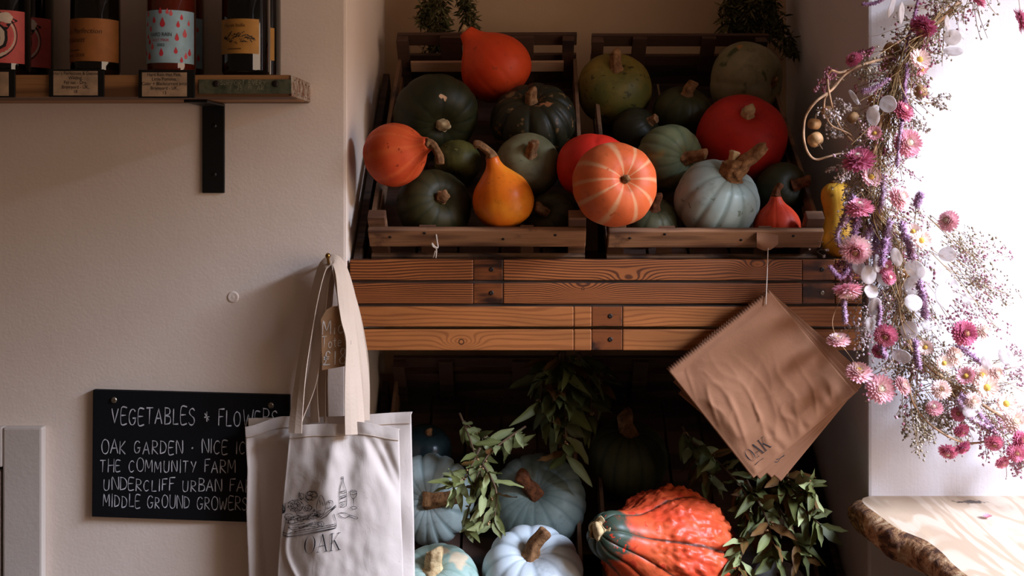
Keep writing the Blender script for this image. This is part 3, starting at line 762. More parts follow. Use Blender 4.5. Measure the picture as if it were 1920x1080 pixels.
# ------------------------------------------------------------------ writing helpers
GL = {
'A': (.66, [[(0,0),(.33,1),(.66,0)],[(.12,.36),(.56,.36)]]),
'B': (.56, [[(.04,0),(.04,1)],[(.0,1),(.34,.98),(.46,.84),(.40,.64),(.06,.54),(.42,.48),(.54,.28),(.44,.06),(.02,0)]]),
'C': (.58, [[(.56,.84),(.42,.98),(.2,.94),(.04,.68),(.02,.36),(.14,.08),(.34,0),(.56,.14)]]),
'D': (.62, [[(.04,0),(.04,1)],[(-.02,.99),(.32,.95),(.56,.72),(.60,.42),(.46,.12),(.02,.0)]]),
'E': (.52, [[(.5,.98),(.03,.96),(.03,.02),(.52,.04)],[(.03,.52),(.42,.54)]]),
'F': (.50, [[(.04,0),(.04,.98),(.52,1)],[(.04,.52),(.42,.55)]]),
'G': (.64, [[(.56,.84),(.4,.98),(.18,.92),(.03,.64),(.03,.3),(.18,.04),(.4,.02),(.56,.2),(.58,.42)],[(.34,.42),(.66,.44)]]),
'H': (.60, [[(.04,0),(.04,1)],[(.56,0),(.56,1)],[(.04,.5),(.56,.54)]]),
'I': (.12, [[(.06,0),(.06,1)]]),
'K': (.58, [[(.04,0),(.04,1)],[(.54,1),(.06,.46),(.58,0)]]),
'L': (.50, [[(.04,1),(.04,.02),(.50,.04)]]),
'M': (.74, [[(.02,0),(.08,1),(.37,.3),(.66,1),(.72,0)]]),
'N': (.62, [[(.04,0),(.04,1),(.58,.02),(.58,1)]]),
'O': (.66, [[(.33,1),(.12,.88),(.02,.55),(.1,.15),(.32,0),(.55,.12),(.64,.5),(.54,.86),(.30,1)]]),
'P': (.54, [[(.04,0),(.04,1)],[(0,1),(.36,.97),(.52,.76),(.40,.52),(.05,.46)]]),
'R': (.58, [[(.04,0),(.04,1)],[(0,1),(.36,.97),(.50,.76),(.38,.54),(.06,.48),(.58,0)]]),
'S': (.54, [[(.50,.86),(.34,.99),(.12,.92),(.06,.72),(.22,.56),(.44,.42),(.50,.2),(.36,.02),(.14,.02),(.0,.16)]]),
'T': (.60, [[(0,.98),(.60,1)],[(.30,.99),(.28,0)]]),
'U': (.60, [[(.03,1),(.03,.3),(.16,.04),(.38,.02),(.54,.22),(.56,1)]]),
'V': (.64, [[(0,1),(.30,0),(.64,1)]]),
'W': (.84, [[(0,1),(.2,0),(.42,.7),(.62,0),(.84,1)]]),
'X': (.58, [[(0,0),(.58,1)],[(0,1),(.58,0)]]),
'Y': (.58, [[(0,1),(.28,.5)],[(.58,1),(.22,0)]]),
'+': (.50, [[(.04,.42),(.46,.46)],[(.26,.18),(.24,.74)],[(.08,.64),(.42,.26)]]),
'·': (.20, [[(.07,.44),(.13,.44),(.13,.38),(.07,.38),(.07,.44)]]),
'.': (.16, [[(.06,.04),(.10,.04),(.10,0),(.06,0)]]),
'i': (.14, [[(.07,0),(.08,.5)],[(.08,.70),(.09,.73)]]),
'c': (.40, [[(.38,.46),(.24,.54),(.06,.40),(.06,.14),(.22,0),(.40,.10)]]),
'o': (.44, [[(.22,.54),(.04,.36),(.08,.08),(.26,0),(.42,.2),(.36,.46),(.2,.54)]]),
't': (.32, [[(.16,.82),(.16,.1),(.3,.02)],[(0,.56),(.32,.58)]]),
'e': (.42, [[(.04,.28),(.38,.32),(.32,.50),(.16,.52),(.04,.3),(.12,.04),(.38,.06)]]),
'b': (.42, [[(.04,.9),(.05,.0),(.26,.0),(.4,.2),(.3,.44),(.06,.40)]]),
'a': (.42, [[(.36,.44),(.18,.52),(.03,.28),(.12,.02),(.32,.12),(.37,.5),(.36,.1),(.44,0)]]),
'g': (.42, [[(.36,.44),(.18,.52),(.03,.28),(.12,.04),(.32,.12),(.37,.5),(.34,-.2),(.16,-.3),(.02,-.2)]]),
'£': (.58, [[(.54,.84),(.42,.98),(.26,.92),(.22,.6),(.22,.2),(.02,.04),(.56,.04)],[(.04,.42),(.46,.46)],[(.04,.56),(.48,.60)]]),
'1': (.22, [[(.10,1),(.12,0)]]),
'7': (.50, [[(0,1),(.5,1),(.2,0)]]),
'5': (.50, [[(.46,1),(.08,1),(.05,.56),(.34,.58),(.48,.3),(.34,.02),(.02,.08)]]),
'8': (.46, [[(.24,.52),(.08,.72),(.16,.96),(.34,.94),(.40,.74),(.24,.52),(.04,.28),(.12,.02),(.36,.02),(.44,.26),(.24,.52)]]),
' ': (.42, []),
}
def written(text, h, gap=0.16, jitter=0.02, rnd=None):
    """pen strokes of a line of hand lettering, cap height h, starting at x = 0; returns strokes and width"""
    rnd = rnd or R; x = 0.0; out = []
    for ch in text:
        w_, st = GL[ch]
        dy = rnd.uniform(-jitter, jitter); sc = 1 + rnd.uniform(-jitter, jitter) * 2
        for s in st:
            out.append([((x + px * sc + 0.04 * py) * h, (py * sc + dy) * h) for px, py in s])
        x += w_ + gap
    return out, x * h
def smooth_stroke(s, n=4):
    if len(s) < 4: 
        o = []
        for (a, b) in zip(s, s[1:]):
            for i in range(6): o.append((a[0] + (b[0] - a[0]) * i / 6, a[1] + (b[1] - a[1]) * i / 6))
        o.append(s[-1]); return o
    return catmull(s, (len(s) - 1) * n)
def ribbons(mb, strokes, width, P, smooth=True, mi=0, vary=0.25):
    """flat pen lines: strokes in 2-D, P maps a 2-D point onto the surface"""
    for s in strokes:
        q = smooth_stroke(s) if smooth else s
        vs = []; n = len(q)
        for i, p in enumerate(q):
            a = q[max(i - 1, 0)]; b = q[min(i + 1, n - 1)]
            dx, dy = b[0] - a[0], b[1] - a[1]; L = math.hypot(dx, dy) or 1e-9
            hw = width * 0.5 * (1 + vary * math.sin(i * 0.7 + n))
            vs.append(P(p[0] - dy / L * hw, p[1] + dx / L * hw)); vs.append(P(p[0] + dy / L * hw, p[1] - dx / L * hw))
        mb.add(vs, [(2*i, 2*i+2, 2*i+3, 2*i+1) for i in range(n - 1)], mi)
def printed(body, size, align='CENTER', shear=0.0, xs=1.0):
    """outline lettering as a flat mesh: (points, faces)"""
    cu = bpy.data.curves.new('lettering', 'FONT'); cu.body = body; cu.size = size; cu.align_x = align; cu.shear = shear
    cu.resolution_u = 3
    o = bpy.data.objects.new('lettering', cu); COL.objects.link(o)
    dg = bpy.context.evaluated_depsgraph_get()
    me = bpy.data.meshes.new_from_object(o.evaluated_get(dg))
    vs = [(v.co.x * xs, v.co.y) for v in me.vertices]; fs = [tuple(p.vertices) for p in me.polygons]
    bpy.data.objects.remove(o); bpy.data.curves.remove(cu); bpy.data.meshes.remove(me)
    return vs, fs
def serif_oak(h, wt=1.0):
    """the three capitals O A K in a high-contrast serif: list of 2-D quads strips"""
    out = []; W = []
    n = 40; strip = []
    for i in range(n + 1):                                # O: thick sides, thin top and foot
        a = 2 * PI * i / n
        th = (0.022 + 0.058 * abs(math.cos(a)) ** 1.8) * wt
        strip.append(((0.42 + 0.40 * math.cos(a), 0.5 + 0.52 * math.sin(a)), (0.42 + (0.40 - th) * math.cos(a), 0.5 + (0.52 - th * 0.35) * math.sin(a))))
    out.append(strip)
    def bar(x0, y0, x1, y1, t):
        t *= wt
        q = []
        for i in range(7):
            f = i / 6; x = x0 + (x1 - x0) * f; y = y0 + (y1 - y0) * f
            q.append(((x - t / 2, y), (x + t / 2, y)))
        out.append(q)
    def flat(x0, x1, y, t):
        t *= wt
        out.append([((x0 + (x1 - x0) * i / 5, y), (x0 + (x1 - x0) * i / 5, y + t)) for i in range(6)])
    o = 0.92
    bar(o + 0.07, 0, o + 0.37, 1.0, 0.024); bar(o + 0.37, 1.02, o + 0.72, 0, 0.080); flat(o + 0.17, o + 0.55, 0.33, 0.03)
    flat(o, o + 0.20, 0, 0.026); flat(o + 0.60, o + 0.84, 0, 0.026)
    o = 1.86
    bar(o + 0.12, 0, o + 0.12, 1.0, 0.062); bar(o + 0.15, 0.40, o + 0.62, 1.0, 0.026); bar(o + 0.30, 0.60, o + 0.70, 0, 0.085)
    for (a, b, y) in ((0.0, 0.25, 0), (0.0, 0.25, 0.974), (0.52, 0.74, 0.974), (0.58, 0.82, 0)): flat(o + a, o + b, y, 0.026)
    return [[((a[0] * h, a[1] * h), (b[0] * h, b[1] * h)) for a, b in s] for s in out], 2.68 * h
def strips(mb, ss, P, mi=0):
    for s in ss:
        vs = []
        for a, b in s: vs.append(P(*a)); vs.append(P(*b))
        mb.add(vs, [(2*i, 2*i+2, 2*i+3, 2*i+1) for i in range(len(s) - 1)], mi)

# ------------------------------------------------------------------ bottle shelf on the wall
SF = -0.178                                     # its front face
zt, zb = at(0, 140, SF).z, at(0, 182, SF).z
xe = at(545, 0, SF).x
bs = empty('bottle_shelf', (-0.9, 0, zb))
tag(bs, 'old scaffold board shelf on the plaster wall carrying a row of wine bottles', 'shelf')
MAT['board'] = wood('scaffold_board', (158, 112, 68), (96, 62, 34), grain=(1.1, 9, 20), ring=0.9, seed=11, dist=2.6, rough=0.7)
obj('board', MB().box((-1.6, SF, zb), (xe, -0.002, zt)), MAT['board'], bs, smooth=False, bevel=0.004)
t = NT('green_patina_metal'); v = t.coords()
c = t.ramp(t.noise(v, 45, 6, 0.7), [(0.3, (52, 60, 46)), (0.55, (98, 100, 80)), (0.75, (122, 112, 92))])
t.color(c); t.bump(t.noise(v, 120, 4), 0.4); t.set(Roughness=0.5, Metallic=0.35); MAT['patina'] = t.mat
t = NT('rusty_white_metal'); v = t.coords()
c = t.ramp(t.noise(v, 60, 6, 0.7), [(0.40, (176, 164, 150)), (0.52, (140, 120, 100)), (0.62, (110, 54, 26))])
t.color(c); t.bump(t.noise(v, 120, 4), 0.4); t.set(Roughness=0.6, Metallic=0.2); MAT['rust'] = t.mat
p0, p1 = at(373, 149, SF), at(543, 176, SF)
pl = obj('end_plate', MB().box((p0.x, SF - 0.0022, p1.z), (xe + 0.0018, SF - 0.0002, p0.z)), MAT['patina'], bs, smooth=False, bevel=0.001)
m = MB(); m.box((xe + 0.0002, SF - 0.002, p1.z - 0.004), (xe + 0.0024, -0.012, zt - 0.001))
ep = obj('end_plate', m, MAT['rust'], bs, smooth=False, bevel=0.0008)
m = MB()
for k in range(5):
    for zz in (zt - 0.008, p1.z + 0.002):
        m.lathe([(0, 0.0016), (0.0006, 0.0014)], (xe + 0.0024, SF + 0.02 + k * 0.033, zz), (1, 0, 0), 8)
obj('nail', m, MAT['nail'], ep)
m = MB()
for ln_, (tx, rr_) in enumerate((('SUPPORT EVERY', 153), ('1 .75. M. AR', 163))):
    s_, w_ = written(tx, 0.0075, gap=0.26, jitter=0.03)
    o_ = at(414 if ln_ == 0 else 432, rr_ + 6, SF)
    ribbons(m, s_, 0.0010, lambda a, b, o_=o_: Vector((o_.x + a * 0.98, SF - 0.0026, o_.z + b)))
obj('stamped_lettering', m, flat_mat('stamped_metal', (150, 146, 120), 0.5, metallic=0.2), pl, smooth=False, fixn=False)
m = MB()
for px_ in (405, 516): m.lathe([(0, 0.006), (0.0015, 0.0052), (0.002, 0.002)], at(px_, 157, SF - 0.0022), (0, -1, 0), 14)
obj('screw', m, MAT['nail'], pl)
# bracket
br = empty('shelf_bracket', (-0.56, -0.002, 1.36))
tag(br, 'black steel angle bracket screwed to the wall under the bottle shelf', 'bracket')
xa, xb = at(379, 0, -0.005).x, at(421, 0, -0.005).x
obj('wall_plate', MB().box((xa, -0.006, at(0, 362, -0.005).z), (xb, -0.0005, zb - 0.001)), MAT['black'], br, smooth=False, bevel=0.002)
obj('arm', MB().box((xa, -0.118, zb - 0.0055), (xb, -0.0005, zb - 0.0004)), MAT['black'], br, smooth=False, bevel=0.0015)
for py_ in (236, 327):
    c_ = at(402, py_, -0.006)
    obj('screw', MB().lathe([(0, 0.0045), (0.0014, 0.004), (0.0022, 0.0015)], c_, (0, -1, 0), 14), MAT['black'], br)

# bottles
def glass_mat(name, col, rough=0.06, trans=0.0):
    t = NT(name); t.color(srgb(col)); t.set(Roughness=rough, IOR=1.5)
    t.b.inputs['Transmission Weight'].default_value = trans
    t.b.inputs['Coat Weight'].default_value = 0.6; t.b.inputs['Coat Roughness'].default_value = 0.03
    return t.mat
MAT['glass_black'] = glass_mat('near_black_glass', (9, 9, 9))
MAT['glass_brown'] = glass_mat('dark_brown_glass', (16, 11, 7))
MAT['glass_red'] = glass_mat('red_cider_glass', (110, 40, 24), 0.08, 0.35)
MAT['foil'] = flat_mat('bottle_foil', (40, 30, 26), 0.35, metallic=0.6)
BP = [(0.0, 0.030), (0.001, 0.036), (0.004, 0.0395), (0.010, 0.0412), (0.06, 0.0415), (0.172, 0.0412), (0.186, 0.0395), (0.200, 0.034), (0.212, 0.0265), (0.226, 0.0195), (0.245, 0.0155), (0.285, 0.0148), (0.2855, 0.0165), (0.297, 0.0165), (0.300, 0.0140)]
def bottle(x, y, glass, label, group, lab_col, lz0, lz1, a0, a1, art=None, lab_name=None):
    root = empty('wine_bottle', (x, y, zt + 0.0003))
    tag(root, label, 'bottle', group)
    b = zt + 0.0003
    obj('glass_body', MB().lathe([(z, r) for z, r in BP], (x, y, b), (0, 0, 1), 56), MAT[glass], root)
    obj('foil_capsule', MB().lathe([(0.236, 0.0172), (0.25, 0.0162), (0.284, 0.0155), (0.2845, 0.0172), (0.2985, 0.0172), (0.3012, 0.0145)], (x, y, b), (0, 0, 1), 40), MAT['foil'], root)
    RL = 0.0419
    def P(arc, z, k=0.0):
        a = -PI / 2 + arc / RL
        return Vector((x + math.cos(a) * (RL + k), y + math.sin(a) * (RL + k), z))
    m = MB(); m.grid(lambda u_, v_: P((a0 + (a1 - a0) * u_) * RL, lz0 + (lz1 - lz0) * v_), 40, 3)
    lab = obj('label', m, MAT[lab_col], root, fixn=False)
    if art: art(P, lab, lz0, lz1, RL)
    return root
for n_, c_ in (('lab_pink', (206, 92, 88)), ('lab_orange', (150, 92, 40)), ('lab_blue', (160, 196, 214)), ('lab_ochre', (172, 122, 52)), ('drop_red', (206, 50, 66)), ('drop_pink', (222, 96, 106)), ('lab_cream', (214, 196, 178)), ('lab_black', (18, 16, 18)), ('ink_brown', (70, 40, 20)), ('ink_red', (196, 70, 90))):
    MAT[n_] = flat_mat(n_, c_, 0.7, vary=0.03, bump=0.0)
def blob(mb, P, pts, k, mi=0):
    cx = sum(p[0] for p in pts) / len(pts); cz = sum(p[1] for p in pts) / len(pts)
    n = len(pts); vs = [P(cx, cz, k)]
    for rr in (0.5, 1.0):
        vs += [P(cx + (p[0] - cx) * rr, cz + (p[1] - cz) * rr, k) for p in pts]
    fs = [(0, 1 + i, 1 + (i + 1) % n) for i in range(n)] + [(1 + i, 1 + n + i, 1 + n + (i + 1) % n, 1 + (i + 1) % n) for i in range(n)]
    mb.add(vs, fs, mi)
def ell(cx, cz, rx, rz, n=28, wob=0.0, s=0):
    return [(cx + rx * math.cos(2*PI*i/n) * (1 + wob * nz(math.cos(2*PI*i/n) * 2, math.sin(2*PI*i/n) * 2, s)), cz + rz * math.sin(2*PI*i/n) * (1 + wob * nz(math.sin(2*PI*i/n) * 2, math.cos(2*PI*i/n) * 2, s + 5))) for i in range(n)]
def text_on(mb, P, body, size, cx, cz, k=0.0005, mi=0, align='CENTER', shear=0.0, xs=1.0):
    vs, fs = printed(body, size, align, shear, xs)
    mb.add([P(cx + a, cz + b, k) for a, b in vs], fs, mi)
def squiggle(mb, P, x0, x1, z, h, n):
    """a line of print too small to read"""
    for i in range(n):
        a = x0 + (x1 - x0) * i / n; d = (x1 - x0) / n * 0.7
        ribbons(mb, [[(a, z - h * 0.4), (a + d * 0.3, z + h * (0.5 if i % 3 else 0.2)), (a + d * 0.6, z - h * 0.3), (a + d, z + h * 0.3)]], 0.0005, lambda u_, v_: P(u_, v_, 0.0005))
def art_pink(P, lab, z0, z1, RL):
    H = z1 - z0; m = MB()
    blob(m, P, ell(-0.012, z0 + H * 0.52, 0.050, H * 0.50, 40), 0.0004, 0)
    blob(m, P, ell(-0.012, z0 + H * 0.52, 0.047, H * 0.465, 40), 0.0006, 1)
    blob(m, P, ell(-0.020, z0 + H * 0.50, 0.049, H * 0.40, 40, 0.08), 0.0008, 2)
    blob(m, P, ell(-0.012, z0 + H * 0.77, 0.044, H * 0.20, 40, 0.35, 2), 0.0010, 0)
    blob(m, P, ell(0.018, z0 + H * 0.86, 0.012, H * 0.10, 24, 0.3, 4), 0.0012, 1)
    blob(m, P, ell(-0.002, z0 + H * 0.48, 0.024, H * 0.27, 30, 0.3, 7), 0.0012, 0)
    blob(m, P, ell(-0.003, z0 + H * 0.49, 0.0205, H * 0.235, 30, 0.25, 7), 0.0014, 1)
    obj('label_art', m, [MAT['lab_black'], MAT['lab_cream'], MAT['lab_pink']], lab, smooth=False, fixn=False)
def art_orange(P, lab, z0, z1, RL):
    m = MB()
    text_on(m, P, "Porter's Perfection", 0.0125, -0.022, z1 - 0.026, shear=0.25)
    text_on(m, P, '& Dabinett', 0.0125, -0.030, z1 - 0.041, shear=0.25)
    squiggle(m, P, -0.046, -0.012, z1 - 0.055, 0.0026, 21)
    squiggle(m, P, -0.046, -0.026, z0 + 0.010, 0.0034, 9)
    text_on(m, P, 'CIDER', 0.0072, -0.012, z0 + 0.008)
    obj('label_lettering', m, MAT['ink_brown'], lab, smooth=False, fixn=False)
def art_drops(P, lab, z0, z1, RL):
    rr = random.Random(5); m = MB()
    H = z1 - z0
    spots = [(-.034,.93,.8),(-.018,.80,.8),(-.002,.74,1.15),(.012,.93,.75),(.024,.72,.8),(.030,.86,.7),(.036,.55,1.05),(.022,.47,.9),(-.036,.74,.7),(-.026,.64,.75),(-.034,.50,.7),(-.029,.40,.8),
             (-.022,.30,.85),(-.004,.18,.95),(.020,.22,.8),(.038,.13,.8),(-.030,.12,1.0),(.030,.05,.7),(.044,.76,.7),(.046,.2,.9),(-.006,.97,.8),(.006,.96,.7),(-.042,.2,.8)]
    for i, (ax, fz, sc) in enumerate(spots):
        h = 0.0105 * sc; w_ = 0.0040 * sc
        pts = []
        for k in range(16):
            a = 2 * PI * k / 16
            yy = -math.cos(a); ww = math.sin(a) * (1 - max(0, yy) * 0.75)
            pts.append((ax + ww * w_, z0 + H * fz + (yy * h * (0.9 if yy > 0 else 0.5))))
        blob(m, P, pts, 0.0004, 0 if i % 3 else 1)
    obj('rain_drops', m, [MAT['drop_red'], MAT['drop_pink']], lab, smooth=False, fixn=False)
    m = MB()
    text_on(m, P, 'HARD RAIN', 0.0095, -0.006, z0 + H * 0.50, 0.0006, 0, xs=0.78)
    text_on(m, P, 'HOT PINK', 0.0072, -0.006, z0 + H * 0.40, 0.0006, 1, xs=0.95)
    text_on(m, P, '2022', 0.0070, -0.005, z0 + H * 0.31, 0.0006, 0)
    obj('label_lettering', m, [MAT['ink'], MAT['ink_red']], lab, smooth=False, fixn=False)
def art_ochre(P, lab, z0, z1, RL):
    rr = random.Random(11); m = MB(); H = z1 - z0
    text_on(m, P, 'Filu en bulle', 0.0085, -0.012, z1 - 0.014, 0.0005)
    squiggle(m, P, -0.024, 0.002, z0 + 0.008, 0.0022, 15)
    obj('label_lettering', m, MAT['ink_brown'], lab, smooth=False, fixn=False)
    m = MB()
    for i in range(70):
        t_ = rr.random(); ax = -0.034 + 0.058 * t_
        az = z0 + H * (0.44 + 0.16 * math.sin(t_ * PI) * rr.uniform(-1, 1)); a = rr.uniform(-0.8, 0.8) + (0.5 - t_) * 0.8
        ln_ = rr.uniform(0.002, 0.006)
        s_ = [(ax, az), (ax + math.cos(a) * ln_ * 0.5, az + math.sin(a) * ln_ * 0.5 + 0.0006), (ax + math.cos(a) * ln_, az + math.sin(a) * ln_)]
        ribbons(m, [s_], rr.uniform(0.0005, 0.0016), lambda u_, v_: P(u_, v_, 0.0005))
    obj('label_art', m, MAT['lab_black'], lab, smooth=False, fixn=False)
yF, yB = -0.130, -0.046
def zz(py, y): return at(0, py, y).z
bottle(-0.888, yF, 'glass_black', 'dark bottle with a pink and black painted label, in front at the shelf end', None, 'lab_pink', zz(122, yF), zz(25, yF), -1.5, 1.25, art_pink)
bottle(-0.884, yB, 'glass_black', 'dark bottle with a pink and black painted label, standing behind its twin', None, 'lab_pink', zz(122, yF) + .001, zz(25, yF), -1.5, 1.45, art_pink)
bottle(-0.730, yF, 'glass_brown', 'dark bottle with a plain orange-brown label and brown italic lettering', None, 'lab_orange', zz(119, yF), zz(40, yF), -1.55, 1.5, art_orange)
bottle(-0.597, yF, 'glass_red', 'red cider bottle with a pale blue label of red raindrops, in front', None, 'lab_blue', zz(122, yF), zz(25, yF), -1.55, 1.42, art_drops)
bottle(-0.6065, yB, 'glass_red', 'red cider bottle half hidden behind the raindrop one', None, 'lab_blue', zz(122, yF), zz(25, yF), -1.55, 1.42, art_drops)
bottle(-0.466, yF, 'glass_black', 'black wine bottle with an ochre label and ink sketch, in front, above the metal plate', None, 'lab_ochre', zz(105, yF), zz(41, yF), -1.55, 0.78, art_ochre)
bottle(-0.4655, yB, 'glass_black', 'black wine bottle with an ochre label peeping out behind the front ochre one', None, 'lab_ochre', zz(105, yF) - .002, zz(41, yF) - .003, -1.55, 1.0, art_ochre)

# price cards in black clips on the shelf edge
def price_card(label, hx0, hx1, hy0, hy1, cx0, cx1, cy0, cy1, lines):
    y = SF - 0.004
    root = empty('price_card', (at(hx0, 0, y).x, y, at(0, hy1, y).z))
    tag(root, label, 'price card', 'price cards along the bottle shelf edge')
    a, b = at(hx0, hy0, y), at(hx1, hy1, y)
    m = MB(); m.box((a.x, y - 0.0015, b.z), (b.x, SF - 0.0005, a.z))
    obj('holder', m, MAT['black'], root, smooth=False, bevel=0.0008)
    a, b = at(cx0, cy0, y), at(cx1, cy1, y)
    obj('card', MB().box((a.x, y - 0.0022, b.z), (b.x, y - 0.0016, a.z)), MAT['kraft_card'], root, smooth=False)
    if lines:
        m = MB(); n = len(lines)
        for i, tx in enumerate(lines):
            zc = a.z - (i + 0.82) * (a.z - b.z) / (n + 0.3)
            text_on(m, lambda u_, v_, k_: Vector((u_, y - 0.0025, v_)), tx, 0.0082, (a.x + b.x) / 2, zc, xs=0.88)
        obj('card_lettering', m, MAT['ink'], root, smooth=False, fixn=False)
price_card('kraft price card reading Porters Perfection, under the orange-label bottle', 92, 195, 130, 182, 101, 184, 133.5, 179, ["Porter's Perfection & Dabinett,", 'Wilding,', 'Pet nat - Dry,', 'Bromyard - UK,', '18'])
price_card('kraft price card reading Hard Rain, under the raindrop-label bottle', 260, 365, 131, 184, 267, 351, 136, 181, ['Hard Rain Hot Pink,', 'Little Pomona,', 'Cider + Blackcurrant juice', 'Bromyard - UK,', '13'])
price_card('blank-looking kraft price card under the pink-label bottles', -74, 28, 130, 183, -66, 17, 135, 180, None)

# ------------------------------------------------------------------ chalkboard
cb_y = -0.012
root = empty('chalkboard', at(360, 975, 0))
tag(root, 'black chalkboard listing vegetable and flower growers, screwed to the wall beside the tote bags', 'chalkboard')
cs = [at(174, 731, cb_y), at(543, 741, cb_y), at(541, 982, cb_y), at(172, 969, cb_y)]
m = MB(); vs = cs + [Vector((p.x, -0.001, p.z)) for p in cs]
m.add(vs, [(0, 1, 2, 3), (7, 6, 5, 4), (0, 4, 5, 1), (1, 5, 6, 2), (2, 6, 7, 3), (3, 7, 4, 0)])
obj('board', m, MAT['slate'], root, smooth=False, bevel=0.0015)
m = MB()
ang = math.atan2(-10, 369)
def line(text, x0, x1, base_px, cap, slope=0.0):
    m = MB()
    s_, w_ = written(text, 1.0, gap=0.20, jitter=0.06)
    k = (x1 - x0) / w_
    def P(a, b): return at(x0 + a * k, base_px - b * cap + (a * k) * slope, cb_y - 0.0008)
    ribbons(m, s_, 0.068, P, vary=0.4)
    obj('chalk_writing', m, MAT['chalk'], root, smooth=False, fixn=False)
line('VEGETABLES + FLOWERS', 209, 524, 795, 30, 0.012)
line('OAK GARDEN · NICE ICE', 190, 478, 851, 25, -0.002)
line('THE COMMUNITY FARM', 187, 444, 884, 23, 0.010)
line('UNDERCLIFF URBAN FARM', 194, 493, 919, 22, 0.014)
line('MIDDLE GROUND GROWERS', 193, 466, 950, 23, 0.024)
for (px_, py_) in ((214, 750), (508, 760)):
    obj('screw', MB().lathe([(0, 0.006), (0.002, 0.0055), (0.0034, 0.0025), (0.002, 0.001)], at(px_, py_, cb_y), (0, -1, 0), 16), MAT['screw'], root)
# ------------------------------------------------------------------ tote bags on a brass hook
def cloth(name, col, col2, bump=0.25):
    t = NT(name); v = t.coords()
    c = t.ramp(t.noise(v, 9, 5), [(0.3, col), (0.7, col2)])
    sp = t.noise(v, 300, 2)
    c = t.mix(t.step(sp, 0.70, 0.76), c, tuple(x * 0.86 for x in col))
    t.color(c)
    wv = t.noise(t.coords(scale=(900, 900, 120)), 1.0, 2); wh = t.noise(t.coords(scale=(120, 120, 900)), 1.0, 2)
    ad = t.node('ShaderNodeMath', operation='ADD'); t.link(wv, ad.inputs[0]); t.link(wh, ad.inputs[1])
    big = t.noise(t.coords(scale=(1, 1, 0.6)), 26, 3, 0.5, 0.8)
    ad2 = t.node('ShaderNodeMath', operation='ADD'); t.link(t.mul(ad.outputs[0], 0.25), ad2.inputs[0]); t.link(t.mul(big, 3.0), ad2.inputs[1])
    t.bump(ad2.outputs[0], bump, 0.002)
    t.set(Roughness=0.9); t.b.inputs['Specular IOR Level'].default_value = 0.1
    return t.mat
MAT['canvas'] = cloth('natural_canvas', (202, 190, 182), (210, 198, 190))
MAT['canvas_b'] = cloth('natural_canvas_beige', (200, 178, 158), (208, 188, 168))
MAT['canvas_s'] = cloth('natural_canvas_strap_shaded', (200, 180, 162), (210, 190, 172), 0.15)  # tanner than the bags: the straps' shade is put into the colour
hook_p = at(621, 487, -0.05)
hk = empty('brass_hook', (hook_p.x, 0, hook_p.z))
tag(hk, 'small brass cup hook in the plaster wall holding the tote bags', 'hook')
obj('rose', MB().lathe([(0, 0.010), (0.003, 0.009), (0.005, 0.004)], (hook_p.x, -0.0005, hook_p.z - 0.004), (0, -1, 0), 20), MAT['brass'], hk)
pts = [(hook_p.x, -0.003, hook_p.z - 0.004), (hook_p.x, -0.03, hook_p.z - 0.005), (hook_p.x, -0.058, hook_p.z - 0.010), (hook_p.x, -0.078, hook_p.z - 0.004), (hook_p.x, -0.085, hook_p.z + 0.008)]
obj('shank', MB().tube(catmull(pts, 20), 0.0026, 10), MAT['brass'], hk)
obj('tip', MB().lathe([(-0.005, 0.001), (-0.0036, 0.0036), (0, 0.005), (0.0036, 0.0036), (0.005, 0.001)], (hook_p.x, -0.085, hook_p.z + 0.010), (0, 0, 1), 16), MAT['brass'], hk)

def edge(pts, py):
    """column of a polyline (col,row) at row py"""
    for (x0, y0), (x1, y1) in zip(pts, pts[1:]):
        if y0 <= py <= y1 or (x1, y1) == pts[-1]:
            f = (py - y0) / (y1 - y0); return x0 + (x1 - x0) * f
def sheet(mb, top, L, Rr, bottom, fy, nu, nv, thick, mi=0):
    """a limp two-sided bag: top(u) row of its upper edge, L and Rr its side outlines; fy(u,v) how far it stands from the wall"""
    def P(u, v, back=False):
        row = top(u) + (bottom - top(u)) * v
        lrow = top(0) + (bottom - top(0)) * v; rrow = top(1) + (bottom - top(1)) * v
        y = fy(u, v)
        if back: y = y + thick * (0.15 + max(0.0, math.sin(PI * u)) ** 0.5 * (0.2 + 0.8 * smoothstep(0, 0.2, v)))
        xl, xr = edge(L, lrow), edge(Rr, rrow)
        return at(xl + (xr - xl) * u, row, y)
    vs = []; fs = []
    for back in (False, True):
        for j in range(nv + 1):
            for i in range(nu + 1): vs.append(P(i / nu, j / nv, back))
    N = (nu + 1) * (nv + 1)
    for j in range(nv):
        for i in range(nu):
            a = j * (nu + 1) + i
            fs.append((a, a + nu + 1, a + nu + 2, a + 1)); fs.append((N + a, N + a + 1, N + a + nu + 2, N + a + nu + 1))
    for j in range(nv):
        a = j * (nu + 1); fs.append((a, N + a, N + a + nu + 1, a + nu + 1))
        a = a + nu; fs.append((a, a + nu + 1, N + a + nu + 1, N + a))
    for i in range(nu):
        a = i; fs.append((a, a + 1, N + a + 1, N + a)); a = nv * (nu + 1) + i; fs.append((a, N + a, N + a + 1, a + 1))
    mb.add(vs, fs, mi)
    return P
